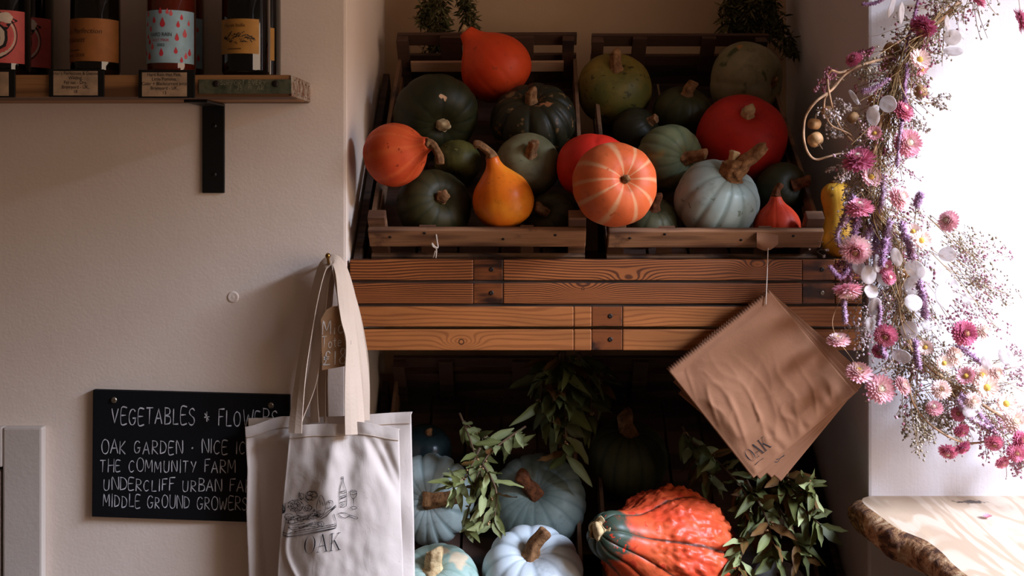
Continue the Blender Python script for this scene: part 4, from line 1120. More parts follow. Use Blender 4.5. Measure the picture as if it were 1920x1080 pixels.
def strap(mb, path, width=25, thick=0.0016, n=48):
    """path: (px, py, y, w) where w is the share of its width turned to the room"""
    q = catmull(path, n); vs = []; fs = []
    for i, (px, py, y, w) in enumerate(q):
        a = q[max(i - 1, 0)]; b = q[min(i + 1, n)]
        dx, dy = b[0] - a[0], b[1] - a[1]; L = math.hypot(dx, dy) or 1
        w = max(-1, min(1, w)); turn = math.sqrt(max(0, 1 - w * w)) * width * 0.00095
        nx, ny = -dy / L, dx / L
        half = width * 0.5 * w
        cu = 0.0012
        A = at(px + nx * half, py + ny * half, y - turn * 0.5); B = at(px - nx * half, py - ny * half, y + turn * 0.5)
        M_ = (A + B) / 2 + Vector((0, -cu, 0))
        e = (B - A).normalized(); tn = (at(b[0], b[1], b[2]) - at(a[0], a[1], a[2])).normalized(); nn = e.cross(tn).normalized() * thick
        vs += [A, M_, B, B + nn, M_ + nn, A + nn]
    for i in range(n):
        for k in range(6): fs.append((i * 6 + k, i * 6 + (k + 1) % 6, i * 6 + 6 + (k + 1) % 6, i * 6 + 6 + k))
    fs.append(tuple(range(5, -1, -1))); fs.append(tuple(n * 6 + k for k in range(6)))
    mb.add(vs, fs)

BOT = 1215
# --- front bag
LA = [(544, 800), (538, 860), (530, 940), (522, 1040), (512, 1215)]
RA = [(748, 804), (750, 870), (752, 960), (756, 1060), (760, 1215)]
def topA(u): return 800 - 9 * max(0.0, math.sin(PI * u)) ** 0.8 * (1 - u * 0.5) + 4 * u - 6 * smoothstep(0.45, 0.62, u) * smoothstep(1.0, 0.62, u)
def fA(u, v):
    y = -0.085 - 0.030 * math.sin(PI * min(1, max(0, u * 0.94 + 0.03))) * (0.45 + 0.55 * smoothstep(0, 0.35, v))
    env = max(0.0, math.sin(PI * u)) ** 0.5
    y += 0.0055 * env * math.sin(u * 11 + 0.6 + 1.5 * v) * smoothstep(0.0, 0.15, v) * (1 - 0.55 * smoothstep(0.3, 0.9, v))
    y += 0.004 * env * math.sin(u * 21 + 2 + v * 4) * (1 - smoothstep(0.1, 0.6, v))
    # slanting creases under the right strap
    d = (u - 0.78) * 0.7 - (v - 0.12) * 0.75
    y += 0.007 * math.exp(-(d / 0.035) ** 2) * smoothstep(0.02, 0.1, v) * smoothstep(0.42, 0.2, v)
    d2 = (u - 0.92) * 0.7 - (v - 0.16) * 0.55
    y += 0.006 * math.exp(-(d2 / 0.03) ** 2) * smoothstep(0.04, 0.1, v) * smoothstep(0.36, 0.2, v)
    d3 = (u - 0.09) - 0.30 * (v - 0.50) + 0.05 * math.sin(v * 14)
    y -= 0.004 * math.exp(-(d3 / 0.022) ** 2) * smoothstep(0.4, 0.5, v)
    y += 0.004 * nz(u * 5, v * 7, 3) * env + 0.002 * nz(u * 13, v * 15, 8) * env
    return y
ra = empty('tote_bag', at(640, BOT, -0.08))
tag(ra, 'front canvas tote bag printed with a vegetable drawing and the letters OAK', 'bag')
m = MB(); PA = sheet(m, topA, LA, RA, BOT, fA, 90, 110, 0.016)
body = obj('bag_body', m, MAT['canvas'], ra)
# --- hem: a sewn band standing just proud of the cloth
def hem(parent, P, v1, mat, nu=70):
    m = MB()
    def Q(u, v):
        p = P(0.004 + 0.992 * u, v1 * v); return p + Vector((0, -0.0012 - 0.0008 * math.sin(PI * v), 0))
    m.grid(Q, nu, 5); o = obj('hem', m, mat, parent, fixn=False)
    m = MB(); vs = [P(0.004 + 0.992 * i / nu, v1 * 0.93) + Vector((0, -0.0024, 0)) for i in range(nu + 1)]
    m.tube(vs, 0.0004, 5); obj('stitching', m, MAT['canvas_b'], o)
hem(ra, PA, 0.055, MAT['canvas'])
def on_bag(px, py, k=0.0020):
    lo, hi = 0.0, 1.0
    for _ in range(3): pass
    v = (py - topA(0.5)) / (BOT - topA(0.5)); u = 0.5
    for _ in range(6):
        row = lambda uu: topA(uu)
        v = (py - topA(u)) / (BOT - topA(u))
        xl = edge(LA, topA(0) + (BOT - topA(0)) * v); xr = edge(RA, topA(1) + (BOT - topA(1)) * v)
        u = (px - xl) / (xr - xl)
    return at(px, py, fA(u, v) - k)
def dz(pts): return [(500 + x / 5.4, 860 + y / 5.4) for x, y in pts]
def ring(cx, cy, rx, ry, a0=0, a1=360, n=14, j=0.0):
    return [(cx + rx * math.cos(math.radians(a0 + (a1 - a0) * i / n)) * (1 + R.uniform(-j, j)), cy + ry * math.sin(math.radians(a0 + (a1 - a0) * i / n)) * (1 + R.uniform(-j, j))) for i in range(n + 1)]
D = []
# bottle, glass, knife
D += [[(760, 185), (760, 240), (740, 330), (742, 470), (755, 488), (795, 485), (808, 462), (808, 335), (778, 240), (776, 185), (760, 185)], [(745, 335), (806, 322)], [(744, 385), (808, 365)], [(746, 410), (808, 385)], [(745, 445), (806, 428)], [(755, 200), (780, 200)]]
D += [ring(770, 464, 12, 10), [(748, 345), (775, 350), (806, 338)], [(748, 398), (780, 392), (806, 378)]]
D += [[(848, 330), (846, 365), (860, 395), (878, 405), (896, 392), (910, 362), (908, 325)], ring(878, 328, 30, 8), [(878, 405), (880, 485)], ring(882, 498, 30, 14), [(850, 360), (878, 366), (908, 352)]]
D += [[(725, 560), (745, 548), (800, 552), (836, 572), (830, 585), (795, 600), (755, 588), (725, 560)], [(836, 570), (870, 578), (918, 595), (920, 605), (900, 610), (860, 595), (832, 588)]]
# chopping board heaped with vegetables
D += [[(165, 770), (190, 650), (200, 590)], [(165, 770), (240, 785), (420, 755), (700, 700)], [(165, 745), (240, 762), (420, 735), (705, 678)], [(168, 782), (240, 790), (420, 765), (695, 706)], [(705, 678), (700, 706)], [(680, 560), (705, 640), (705, 680)]]
for i in range(10): D.append([(230 + i * 46, 752 - i * 9 + R.uniform(-4, 4)), (275 + i * 46, 742 - i * 9), (300 + i * 44, 735 - i * 8)])
for (cx, cy, r_) in ((290, 475, 75), (290, 478, 52), (285, 482, 34), (292, 480, 18)): D.append(ring(cx, cy, r_, r_ * 0.82, R.uniform(0, 90), 330 + R.uniform(0, 80), 16, 0.10))
for k in range(9):
    a = k * 40; D.append([(290 + 20 * math.cos(math.radians(a)), 478 + 18 * math.sin(math.radians(a))), (290 + 55 * math.cos(math.radians(a + 22)), 478 + 46 * math.sin(math.radians(a + 22))), (290 + 84 * math.cos(math.radians(a + 5)), 478 + 68 * math.sin(math.radians(a + 5)))])
for (cx, cy, rx, ry) in ((450, 375, 58, 45), (428, 395, 34, 26), (476, 362, 34, 28), (440, 352, 30, 22), (420, 500, 34, 30), (440, 496, 22, 18), (395, 515, 20, 18), (340, 615, 36, 22), (330, 612, 18, 12), (225, 590, 44, 34), (250, 640, 34, 24), (545, 662, 32, 28), (540, 665, 18, 14), (355, 380, 22, 30)): D.append(ring(cx, cy, rx, ry, R.uniform(0, 180), 360 + R.uniform(150, 230), 14, 0.10))
D += [[(330, 340), (345, 380), (390, 420), (420, 450)], [(325, 345), (322, 400), (360, 420)], [(510, 545), (505, 480), (525, 410), (552, 372), (580, 420), (596, 500), (570, 560), (520, 560)], [(535, 420), (545, 470)], [(560, 440), (570, 480)], [(600, 470), (625, 425), (665, 430), (668, 470), (640, 500), (600, 500)], [(620, 440), (655, 450)], [(630, 430), (640, 490)], [(535, 600), (600, 555), (700, 475)], [(545, 615), (610, 575), (705, 485)], [(560, 600), (590, 600), (640, 545)], [(660, 520), (690, 490), (700, 470)], [(410, 600), (450, 545), (485, 510)], [(415, 606), (460, 555), (488, 515)], [(320, 700), (380, 680), (470, 645)], [(325, 712), (390, 690), (470, 655)], [(215, 690), (260, 700), (320, 690), (330, 705), (260, 720), (215, 690)], [(200, 650), (280, 655), (320, 640)], [(300, 570), (360, 585), (400, 575)]]
for i in range(26):
    x = R.uniform(200, 520); y = 560 + R.uniform(0, 150); D.append([(x, y), (x + R.uniform(10, 40), y + R.uniform(-16, 6)), (x + R.uniform(45, 80), y + R.uniform(-20, 4))])
for i in range(16):
    x = R.uniform(160, 200); y = R.uniform(450, 550); D.append([(160 + R.uniform(-4, 8), 555), (x, (y + 555) / 2), (x - 5, y)])
for i in range(9):
    x = 470 + R.uniform(0, 50); y = 535 + R.uniform(0, 50); D.append([(x, y), (x + 18, y + R.uniform(-15, 15)), (x + 34, y + R.uniform(-20, 20))])
m = MB()
ribbons(m, [dz(s) for s in D], 0.85, lambda a, b: on_bag(a, b), vary=0.3)
obj('printed_drawing', m, MAT['ink'], body, smooth=False, fixn=False)
ss, wd = serif_oak(1.0, 1.1)
oc = [(566, 1036), (641, 1025)]                     # foot of O, foot of K
def Poak(a, b):
    k = 28.0
    fx = a / wd
    return on_bag(569 + fx * 70 + b * 2.0, 1039 - fx * 8 - b * 33)
m = MB(); strips(m, ss, Poak); obj('printed_letters', m, MAT['ink'], body, smooth=False, fixn=False)

# --- bag behind it, its wall-side edge folded over
LB = [(459, 800), (464, 880), (462, 960), (466, 1080), (470, 1215)]
RB = [(771, 776), (773, 860), (776, 960), (778, 1080), (780, 1215)]
def topB(u): return 800 - 20 * smoothstep(0.0, 0.24, u) - 8 * u + 5 * math.sin(u * PI) ** 2 + 0 * u
def fB(u, v):
    y = -0.052 - 0.014 * max(0.0, math.sin(PI * u)) ** 0.7 * smoothstep(0, 0.2, v)
    c = 0.045 + 0.085 * v
    on = smoothstep(0.03, 0.14, v)
    if u < c: fl_ = 0.020 - 0.024 * (c - u) / c                                          # outer strip, turned to the light
    elif u < 0.265: fl_ = 0.020 - 0.034 * ((u - c) / (0.265 - c)) ** 0.8                 # the cloth swings forward to the front bag
    else: fl_ = -0.014 + 0.014 * smoothstep(0.265, 0.34, u)
    y += on * fl_
    y += 0.004 * math.sin(u * 15 + v * 3) * math.sin(PI * u) * smoothstep(0.3, 0.5, u) + 0.003 * nz(u * 6, v * 6, 1)
    y += 0.004 * math.sin((v * 6 + u) * 3) * smoothstep(0.85, 0.97, u)
    return y
rb = empty('tote_bag', at(640, BOT, -0.05))
tag(rb, 'wider plain canvas tote bag hanging just behind the printed one', 'bag')
m = MB(); PB = sheet(m, topB, LB, RB, BOT, fB, 90, 80, 0.010); obj('bag_body', m, MAT['canvas'], rb); hem(rb, PB, 0.05, MAT['canvas'])
# --- hindmost bag, only a corner shows
LC = [(465, 784), (470, 900), (474, 1215)]; RC = [(762, 779), (766, 900), (770, 1215)]
def topC(u): return 784 - 5 * u
def fC(u, v): return -0.022 - 0.006 * math.sin(PI * u) + 0.004 * nz(u * 4, v * 5, 6)
rc = empty('tote_bag', at(640, BOT, -0.02))
tag(rc, 'hindmost canvas tote bag, only its top corner over the chalkboard', 'bag')
m = MB(); PC = sheet(m, topC, LC, RC, BOT, fC, 40, 30, 0.006); obj('bag_body', m, MAT['canvas_b'], rc); hem(rc, PC, 0.05, MAT['canvas_b'])

hx = 621
# straps: column, row, depth, turned share
def handle(path, mat, parent, w):
    m = MB(); strap(m, path, w, n=90); obj('handle', m, mat, parent, smooth=False)
handle([(553, 812, -0.104, .95), (555, 780, -0.100, .9), (564, 700, -0.092, .7), (577, 620, -0.084, .62), (589, 555, -0.078, .6), (602, 506, -0.072, .6), (612, 492, -0.069, .7), (621, 488, -0.068, .7), (631, 491, -0.071, .7), (639, 515, -0.082, .72), (644, 560, -0.096, .78), (648, 600, -0.103, .62), (655, 640, -0.104, .45), (655, 700, -0.105, .6), (657, 760, -0.108, .8), (659, 815, -0.114, .9)], MAT['canvas_s'], ra, 26)
handle([(556, 806, -0.084, .4), (563, 780, -0.082, .45), (582, 722, -0.078, .7), (594, 655, -0.074, .62), (601, 590, -0.070, .6), (610, 520, -0.064, .6), (621, 491, -0.060, .7), (637, 502, -0.064, .6), (652, 550, -0.070, .5), (661, 620, -0.078, .5), (667, 680, -0.082, .55), (671, 740, -0.084, .7), (674, 805, -0.086, .8)], MAT['canvas_s'], ra, 26)
handle([(590, 792, -0.066, .6), (588, 720, -0.060, .5), (594, 620, -0.054, .6), (606, 530, -0.050, .7), (622, 486, -0.048, .7), (644, 506, -0.052, .62), (663, 580, -0.058, .72), (676, 660, -0.064, .80), (681, 720, -0.068, .9), (681, 788, -0.070, .95)], MAT['canvas_s'], rb, 26)
handle([(600, 792, -0.046, .8), (604, 700, -0.042, .5), (612, 600, -0.040, .5), (618, 520, -0.040, .6), (623, 487, -0.040, .7), (636, 520, -0.042, .6), (645, 600, -0.044, .5), (662, 700, -0.046, .6), (668, 788, -0.046, .9)], MAT['canvas_b'], rb, 26)

handle([(606, 790, -0.030, .6), (606, 700, -0.028, .5), (612, 600, -0.027, .5), (618, 520, -0.030, .6), (623, 488, -0.033, .7), (640, 512, -0.029, .7), (660, 580, -0.026, .9), (674, 660, -0.026, 1.0), (678, 720, -0.026, 1.0), (678, 788, -0.028, 1.0)], MAT['canvas_b'], rc, 30)  # hind handle, added and placed to shade the wall between the straps

# --- handwritten price tag on the hook
ty = -0.100
tg = empty('price_tag', at(630, 692, ty))
tag(tg, 'brown card price tag with white handwriting hanging between the tote bag straps', 'tag')
poly = [(602, 598), (612, 581), (622, 575), (638, 573), (646, 580), (656, 685), (604, 694)]
m = MB(); n = len(poly)
m.add([at(x, y, ty) for x, y in poly] + [at(x, y, ty) + Vector((0, 0.0008, 0)) for x, y in poly],
      [tuple(range(n)), tuple(range(2 * n - 1, n - 1, -1))] + [(i, (i + 1) % n, n + (i + 1) % n, n + i) for i in range(n)])
obj('card', m, MAT['kraft_tag'], tg, smooth=False)
m = MB()
def scrawl(text, x0, base, h, xk, slope=-0.05):
    s_, w_ = written(text, 1.0, gap=0.20, jitter=0.04)
    ribbons(m, s_, 0.075, lambda a, b: at(x0 + a * h * xk, base - b * h + a * h * slope, ty - 0.0007))
scrawl('Mic', 604, 627, 27, 0.85); scrawl('Tote b', 603, 652, 20, 0.76); scrawl('£18', 605, 684, 27, 0.95)
obj('handwriting', m, MAT['white_ink'], tg, smooth=False, fixn=False)
m = MB(); m.tube(catmull([at(634, 579, ty - 0.0006), at(633, 560, ty + 0.004), at(626, 520, -0.086), at(621, 489, -0.082)], 16), 0.0007, 6)
obj('string', m, MAT['string'], tg)

# ------------------------------------------------------------------ paper bags on a string
MAT['kraft'] = None
t = NT('kraft_paper'); v = t.coords()
c = t.ramp(t.noise(v, 6, 5), [(0.3, (136, 94, 68)), (0.7, (146, 102, 76))])
lines = t.noise(t.coords(scale=(420, 420, 420), rot=(0, math.radians(38), 0)), 1.0, 2)
t.color(t.mix(t.mul(t.step(lines, 0.4, 0.7), 0.12), c, (106, 68, 46)))
t.bump(t.noise(v, 55, 4, 0.6, 0.6), 0.16, 0.003); t.set(Roughness=0.75); t.b.inputs['Specular IOR Level'].default_value = 0.2
MAT['kraft'] = t.mat
def paper_bag(label, T_, L_, B_, R_, y0, crump, inset=0.0, serr=True, seed=0.0):
    """flat paper bag hung by one corner; T,L,B,R its corners (top, mouth end, printed corner, far corner) as column,row"""
    root = empty('paper_bag', at(B_[0], B_[1], y0))
    tag(root, label, 'paper bag', 'brown paper bags hung on a string')
    nu, nv = 84, 84
    def Q(u, v):                                   # u: from the mouth edge (L-T) inwards, v: from T to L
        x = T_[0] * (1 - u) * (1 - v) + L_[0] * (1 - u) * v + R_[0] * u * (1 - v) + B_[0] * u * v
        z = T_[1] * (1 - u) * (1 - v) + L_[1] * (1 - u) * v + R_[1] * u * (1 - v) + B_[1] * u * v
        return x, z
    def dep(u, v):
        e = min(u, 1 - u, v, 1 - v); env = smoothstep(0, 0.12, e)
        y = y0 - 0.006 * math.sin(PI * u) * math.sin(PI * v) * (1 if crump else 0.4)
        if crump:
            x, z = Q(u, v)
            calm = 1 - math.exp(-((x - 1424) / 42) ** 2 - ((z - 852) / 34) ** 2)
            q = smoothstep(0.3, 0.8, u * 0.6 + v * 0.5) * calm
            wu, wv = u + 0.04 * nz(u * 3, v * 3, 3), v + 0.04 * nz(u * 3, v * 3, 8)
            fold = lambda f: (1 - min(1.0, abs(f) * 3.2)) ** 2
            y += crump * env * (1.3 * nz(wu * 2.4, wv * 2.8, 1) * calm - 0.42 * fold(nz(wu * 2.2 + wv * 1.2 + seed, wv * 6.5 - wu * 2, 2)) * q - 0.28 * fold(nz(wu * 5 - wv * 2 + seed, wv * 5 + wu * 4, 5)) * q)
            ed = smoothstep(0.72, 0.86, u)
            y += calm * crump * 0.5 * ed * math.sin(v * 46 + 4 * nz(v * 6, 2)) * (0.3 + 0.7 * abs(nz(v * 5, 7))) * smoothstep(1.0, 0.97, u)
        y += 0.010 * (1 - (1 - u) * (1 - v)) * 0
        return y
    m = MB(); vs = []; fs = []
    for th in (0, 1):
        for j in range(nv + 1):
            for i in range(nu + 1):
                u, v = i / nu, j / nv
                uu = u
                if i == 0 and serr: uu = (0.007 if j % 2 else -0.007) + (inset if th == 0 else 0.0)
                if inset and th == 0 and i == 1: uu = inset + 0.012
                if inset and th == 0 and 1 < i <= 8: uu = inset + 0.012 + (i - 1) * (8 / nu - inset - 0.012) / 7
                x, z = Q(uu, v); y = dep(u, v)
                vs.append(at(x, z, y + (0.0012 + 0.0022 * math.sin(PI * u) * math.sin(PI * v)) * th))
    N = (nu + 1) * (nv + 1)
    for j in range(nv):
        for i in range(nu):
            a = j * (nu + 1) + i
            fs.append((a, a + 1, a + nu + 2, a + nu + 1)); fs.append((N + a, N + a + nu + 1, N + a + nu + 2, N + a + 1))
    for j in range(nv):
        a = j * (nu + 1) + nu; fs.append((a, N + a, N + a + nu + 1, a + nu + 1))
        a = j * (nu + 1); fs.append((a, a + nu + 1, N + a + nu + 1, N + a))
    for i in range(nu):
        fs.append((i, N + i, N + i + 1, i + 1)); a = nv * (nu + 1) + i; fs.append((a, a + 1, N + a + 1, N + a))
    m.add(vs, fs); b = obj('bag_body', m, MAT['kraft'], root)
    return root, b, Q, dep
paper_bag('brown paper bag at the back of the hanging stack, its tip lowest', (1440, 542), (1272, 738), (1464, 903), (1626, 706), -0.026, 0, serr=False)
paper_bag('second brown paper bag from the back of the hanging stack', (1440, 542), (1262, 716), (1446, 896), (1617, 722), -0.032, 0, serr=False)
paper_bag('brown paper bag just behind the printed front one, mostly covered', (1440, 542), (1255, 699), (1424, 899), (1610, 732), -0.038, 0, serr=True)
pf, pb, PQ, pdep = paper_bag('front brown paper bag stamped OAK, crumpled, of the stack hung by one corner', (1440, 542), (1250, 691), (1412, 897), (1603, 735), -0.057, 0.0060, inset=0.046)
def on_paper(px, py, k=0.0018):
    ax, az = 1603 - 1440, 735 - 542; bx_, bz = 1250 - 1440, 691 - 542
    dx, dz_ = px - 1440, py - 542; det = ax * bz - az * bx_
    u = (dx * bz - dz_ * bx_) / det; v = (ax * dz_ - az * dx) / det
    return at(px, py, pdep(u, v) - k)
ca, sa = math.cos(math.radians(38)), math.sin(math.radians(38))
m = MB(); ss, wd = serif_oak(1.0, 1.45)
strips(m, ss, lambda a, b: on_paper(1408 + (a / wd * 50) * ca - b * 25 * sa, 868 - (a / wd * 50) * sa - b * 25 * ca))
ribbons(m, [[(1416, 872), (1424, 864), (1432, 859)]], 0.8, lambda a, b: on_paper(a, b))
ribbons(m, [[(1452, 866), (1458, 866), (1464, 858), (1470, 855)], [(1455, 862), (1462, 860), (1471, 853)]], 1.2, lambda a, b: on_paper(a, b))
obj('printed_letters', m, MAT['ink'], pb, smooth=False, fixn=False)
st = empty('hanging_string', at(1438, 462, -0.02))
tag(st, 'thin string with a torn paper scrap, tied to the crate rail, holding the paper bags', 'string')
yr = XB @ Vector((0.30, -0.003, 0.075))
m = MB(); m.tube(catmull([(at(1441, 438, yr.y + 0.003)), at(1440, 462, yr.y - 0.008), at(1439, 500, -0.030), at(1437, 545, -0.056), at(1436, 571, -0.0615)], 24), 0.0009, 7)
obj('cord', m, MAT['string'], st)
m = MB()
def scrap(u, v):
    x = 1419 + 40 * u; z = 434 + 6 * u + (30 - 14 * u + 10 * math.sin(u * 3)) * v
    return at(x, z, yr.y - 0.006 - 0.012 * math.sin(PI * v) * (1 - u) - 0.006 * u * v)
m.grid(scrap, 12, 8); m.grid(lambda u, v: scrap(u, v) + Vector((0, 0.0008, 0)), 12, 8)
obj('paper_scrap', m, MAT['kraft'], st, fixn=False)
# little white string knotted to the other crate
rr_ = XA @ Vector((0.13, -0.004, 0.070))
m = MB(); yk = rr_.y - 0.004
m.tube(catmull([at(817, 434, yk), at(819, 450, yk), at(821, 464, yk), at(815, 462, yk - .003), at(810, 456, yk - .004), at(812, 462, yk - .004), at(818, 467, yk), at(817, 484, yk + .004)], 30), 0.0014, 8)
m.tube(catmull([at(816, 470, yk), at(814, 478, yk), at(812, 483, yk + .003)], 8), 0.0008, 6)
tag(obj('string_tie', m, MAT['string'], loc=at(817, 484, yk)), 'short white string knotted round the front rail of the crate by the wall', 'string')
# ------------------------------------------------------------------ live-edge slab under the window
ZS = at(0, 930, 0).z
TS = 0.056
ctl = [(0.0, .672), (-0.012, .655), (-0.035, .646), (-0.063, .645), (-0.11, .650), (-0.179, .657), (-0.215, .672), (-0.245, .684), (-0.30, .687), (-0.351, .684), (-0.45, .690), (-0.60, .70), (-0.85, .69), (-1.15, .70)]
outl = catmull([(a, b, 0) for a, b in ctl], 150)
t = NT('live_edge_wood'); v = t.coords()
ringv = t.node('ShaderNodeMapping'); 
n1 = t.noise(t.coords(scale=(9, 1.4, 9), rot=(0, 0, 0.35)), 1.0, 4, 0.5, 1.2)
w_ = t.node('ShaderNodeMath', operation='SINE'); t.link(t.mul(n1, 44), w_.inputs[0])
c = t.ramp(t.step(w_.outputs[0], -1, 1), [(0.2, (186, 166, 146)), (0.9, (168, 144, 120))])
c = t.mix(t.mul(t.step(t.noise(t.coords(scale=(60, 6, 60), rot=(0, 0, 0.3)), 1.0, 3), 0.5, 0.75), 0.35), c, (182, 154, 126))
vm = t.node('ShaderNodeVectorMath', operation='DISTANCE')
kp = at(1818, 943, -0.03); kq = t.coords(scale=(1, 2.6, 1)); t.link(kq, vm.inputs[0]); vm.inputs[1].default_value = (kp.x - 0.9, (-0.035 + 0.4) * 2.6, TS)
kn = t.node('ShaderNodeMath', operation='ADD'); t.link(vm.outputs['Value'], kn.inputs[0]); t.link(t.mul(t.noise(v, 90, 4), 0.09), kn.inputs[1])
c = t.mix(t.step(kn.outputs[0], 0.076, 0.060), c, (70, 56, 48))
t.color(c); t.bump(t.noise(t.coords(scale=(200, 20, 200)), 1.0, 3), 0.1); t.set(Roughness=0.5)
MAT['slab'] = t.mat
t = NT('slab_bark'); v = t.coords(scale=(1, 1, 1.6))
c = t.ramp(t.noise(v, 26, 6, 0.7, 0.8), [(0.34, (46, 26, 16)), (0.44, (92, 54, 30)), (0.53, (160, 116, 76)), (0.66, (208, 176, 138))])
t.color(c); t.bump(t.noise(v, 70, 6, 0.7), 0.8, 0.005); t.set(Roughness=0.85); MAT['bark'] = t.mat
sl = empty('live_edge_slab', (0.9, -0.4, ZS - TS))
tag(sl, 'thick live-edge wooden slab with dark bark rim under the bright window', 'slab')
m = MB(); vs = []
n = len(outl)
for (y, x, _) in outl: vs.append((x, y, ZS))
vs += [(WX - 0.001, y, ZS) for (y, x, _) in outl]
m.add(vs, [(i, n + i, n + i + 1, i + 1) for i in range(n - 1)])
vs = [(x + 0.012, y, ZS - TS) for (y, x, _) in outl] + [(WX - 0.001, y, ZS - TS) for (y, x, _) in outl]
m.add(vs, [(i, i + 1, n + i + 1, n + i) for i in range(n - 1)])
obj('top_board', m, MAT['slab'], sl, smooth=False, fixn=False)
m = MB(); K = 10; vs = []
for i, (y, x, _) in enumerate(outl):
    a = outl[max(i - 1, 0)]; b = outl[min(i + 1, n - 1)]
    tx, ty_ = b[1] - a[1], b[0] - a[0]; L = math.hypot(tx, ty_); nx, ny = ty_ / L, -tx / L
    for k in range(K + 1):
        f = k / K; bulge = 0.024 * math.sin(PI * (0.06 + 0.90 * f)) ** 0.8 * (1 + 0.35 * nz(i * 0.09, f * 2, 3)) + 0.004 * nz(i * 0.35, f * 5, 9)
        if k == 0: bulge = 0.0
        vs.append((x + nx * bulge + 0.012 * (f if k == K else 0), min(y + ny * bulge, -0.0005), ZS - TS * f))
m.add(vs, [(i * (K + 1) + k, i * (K + 1) + k + 1, (i + 1) * (K + 1) + k + 1, (i + 1) * (K + 1) + k) for i in range(n - 1) for k in range(K)])
obj('bark_edge', m, MAT['bark'], sl)

# ------------------------------------------------------------------ leaves
def leaf(mb, base, d, up, L, W, tone, curl=0.2, fold=0.25, n=7):
    d = Vector(d).normalized(); s = d.cross(Vector(up))
    s = s.normalized() if s.length > 1e-4 else d.orthogonal().normalized()
    nn = s.cross(d).normalized()
    vs = []; tn = []
    for i in range(n + 1):
        t_ = i / n
        w = W * 0.5 * (math.sin(PI * min(1, t_ ** 0.85)) ** 0.85) * (1 - 0.15 * t_) if 0 < t_ < 1 else W * 0.03
        c = Vector(base) + d * (L * t_) - nn * (curl * L * t_ * t_)
        wv = 0.09 * W * math.sin(i * 2.1 + tone * 20)
        vs += [c - s * w + nn * (fold * w + wv), c, c + s * w + nn * (fold * w - wv)]
        tn += [tone - 0.03, min(1, tone + 0.10), tone - 0.03]
    fs = []
    for i in range(n):
        for k in (0, 1): a = i * 3 + k; fs.append((a, a + 1, a + 4, a + 3))
    mb.add(vs, fs, 0, tone=tn)
def rnd_dir(r): 
    z = r.uniform(-1, 1); a = r.uniform(0, 2 * PI); q = math.sqrt(1 - z * z)
    return Vector((q * math.cos(a), q * math.sin(a), z))
MAT['bay'] = tone_mat('bay_leaves', [(0.0, (78, 48, 24)), (0.16, (104, 74, 36)), (0.24, (58, 60, 28)), (0.6, (100, 104, 58)), (1.0, (160, 166, 120))], 0.55, 0.12, 0.25)
MAT['twig'] = flat_mat('bay_twig', (84, 60, 38), 0.8)
MAT['bud'] = flat_mat('bay_bud', (166, 128, 88), 0.8)
def bay_bunch(label, stems, nl, lsize, seed, tones=(0.24, 0.6), brown=0.12, lean=(0, 0, 0)):
    """stems: lists of (px, py, y); leaves sit alternately along them"""
    r = random.Random(seed)
    c0 = at(*stems[0][0])
    root = empty('bay_branch', c0)
    tag(root, label, 'foliage', 'bunches of bay leaves among the pumpkins')
    lm = MB(); bm_ = MB()
    for s in stems:
        P = [Vector(p) for p in catmull([tuple(at(*q)) for q in s], 24)]
        sm = MB(); sm.tube(P, [0.0022 * (1 - 0.7 * i / 24) + 0.0004 for i in range(25)], 6)
        obj('twig', sm, MAT['twig'], root)
        for k in range(nl):
            f = 0.12 + 0.88 * (k + r.random() * 0.6) / nl; i = min(23, int(f * 24))
            p = P[i].lerp(P[i + 1], f * 24 - i) if f < 1 else P[-1]
            t_ = (P[min(24, i + 1)] - P[max(0, i - 1)]).normalized()
            q = rnd_dir(r); q -= t_ * q.dot(t_); q.normalize()
            d = (t_ * r.uniform(0.25, 1.0) + q * r.uniform(0.5, 1.0) + Vector(lean) + Vector((0, -0.15, 0))).normalized()
            upv = (rnd_dir(r) * 0.7 + Vector((0.2, -0.7, 0.7))).normalized()
            tone = r.uniform(0.0, 0.15) if r.random() < brown else r.uniform(*tones)
            leaf(lm, p, d, upv, lsize * r.uniform(0.7, 1.3), lsize * r.uniform(0.30, 0.46), tone, r.uniform(-0.35, 0.6), r.uniform(0.05, 0.7))
            if r.random() < 0.22:
                for _ in range(4): bm_.lathe([(-0.002, 0.0006), (0, 0.0021), (0.002, 0.0006)], p + q * 0.006 + rnd_dir(r) * 0.004, rnd_dir(r), 6)
    obj('leaves', lm, MAT['bay'], root, fixn=False)
    if bm_.v: obj('buds', bm_, MAT['bud'], root)
bay_bunch('bunch of bay leaves hanging straight down from under the shelf', [[(1052, 658, .22), (1040, 720, .20), (1030, 800, .17)], [(1055, 658, .22), (1058, 740, .18), (1062, 860, .14)], [(1058, 658, .23), (1075, 720, .20), (1080, 800, .18)], [(1050, 658, .24), (1022, 700, .22), (1012, 760, .20)]], 22, 0.064, 3, (0.24, 0.46), 0.14)
bay_bunch('thin dark bay sprig in deep shade beside the hanging bunch', [[(1080, 660, .22), (1105, 720, .22), (1108, 790, .2)], [(1085, 660, .24), (1120, 700, .24), (1125, 750, .23)]], 12, 0.052, 4, (0.24, 0.36), 0.2)
bay_bunch('bay branch draped over the blue-grey pumpkins near the tote bag', [[(862, 775, .17), (885, 835, .11), (905, 905, .04), (905, 985, .0)], [(985, 800, .16), (935, 835, .10), (900, 880, .05), (870, 990, .0)], [(870, 790, .18), (905, 820, .15), (960, 840, .14)], [(905, 870, .05), (930, 920, .015), (925, 985, .0)], [(900, 840, .08), (870, 900, .04), (850, 915, .015)]], 17, 0.046, 5, (0.32, 0.85), 0.06)
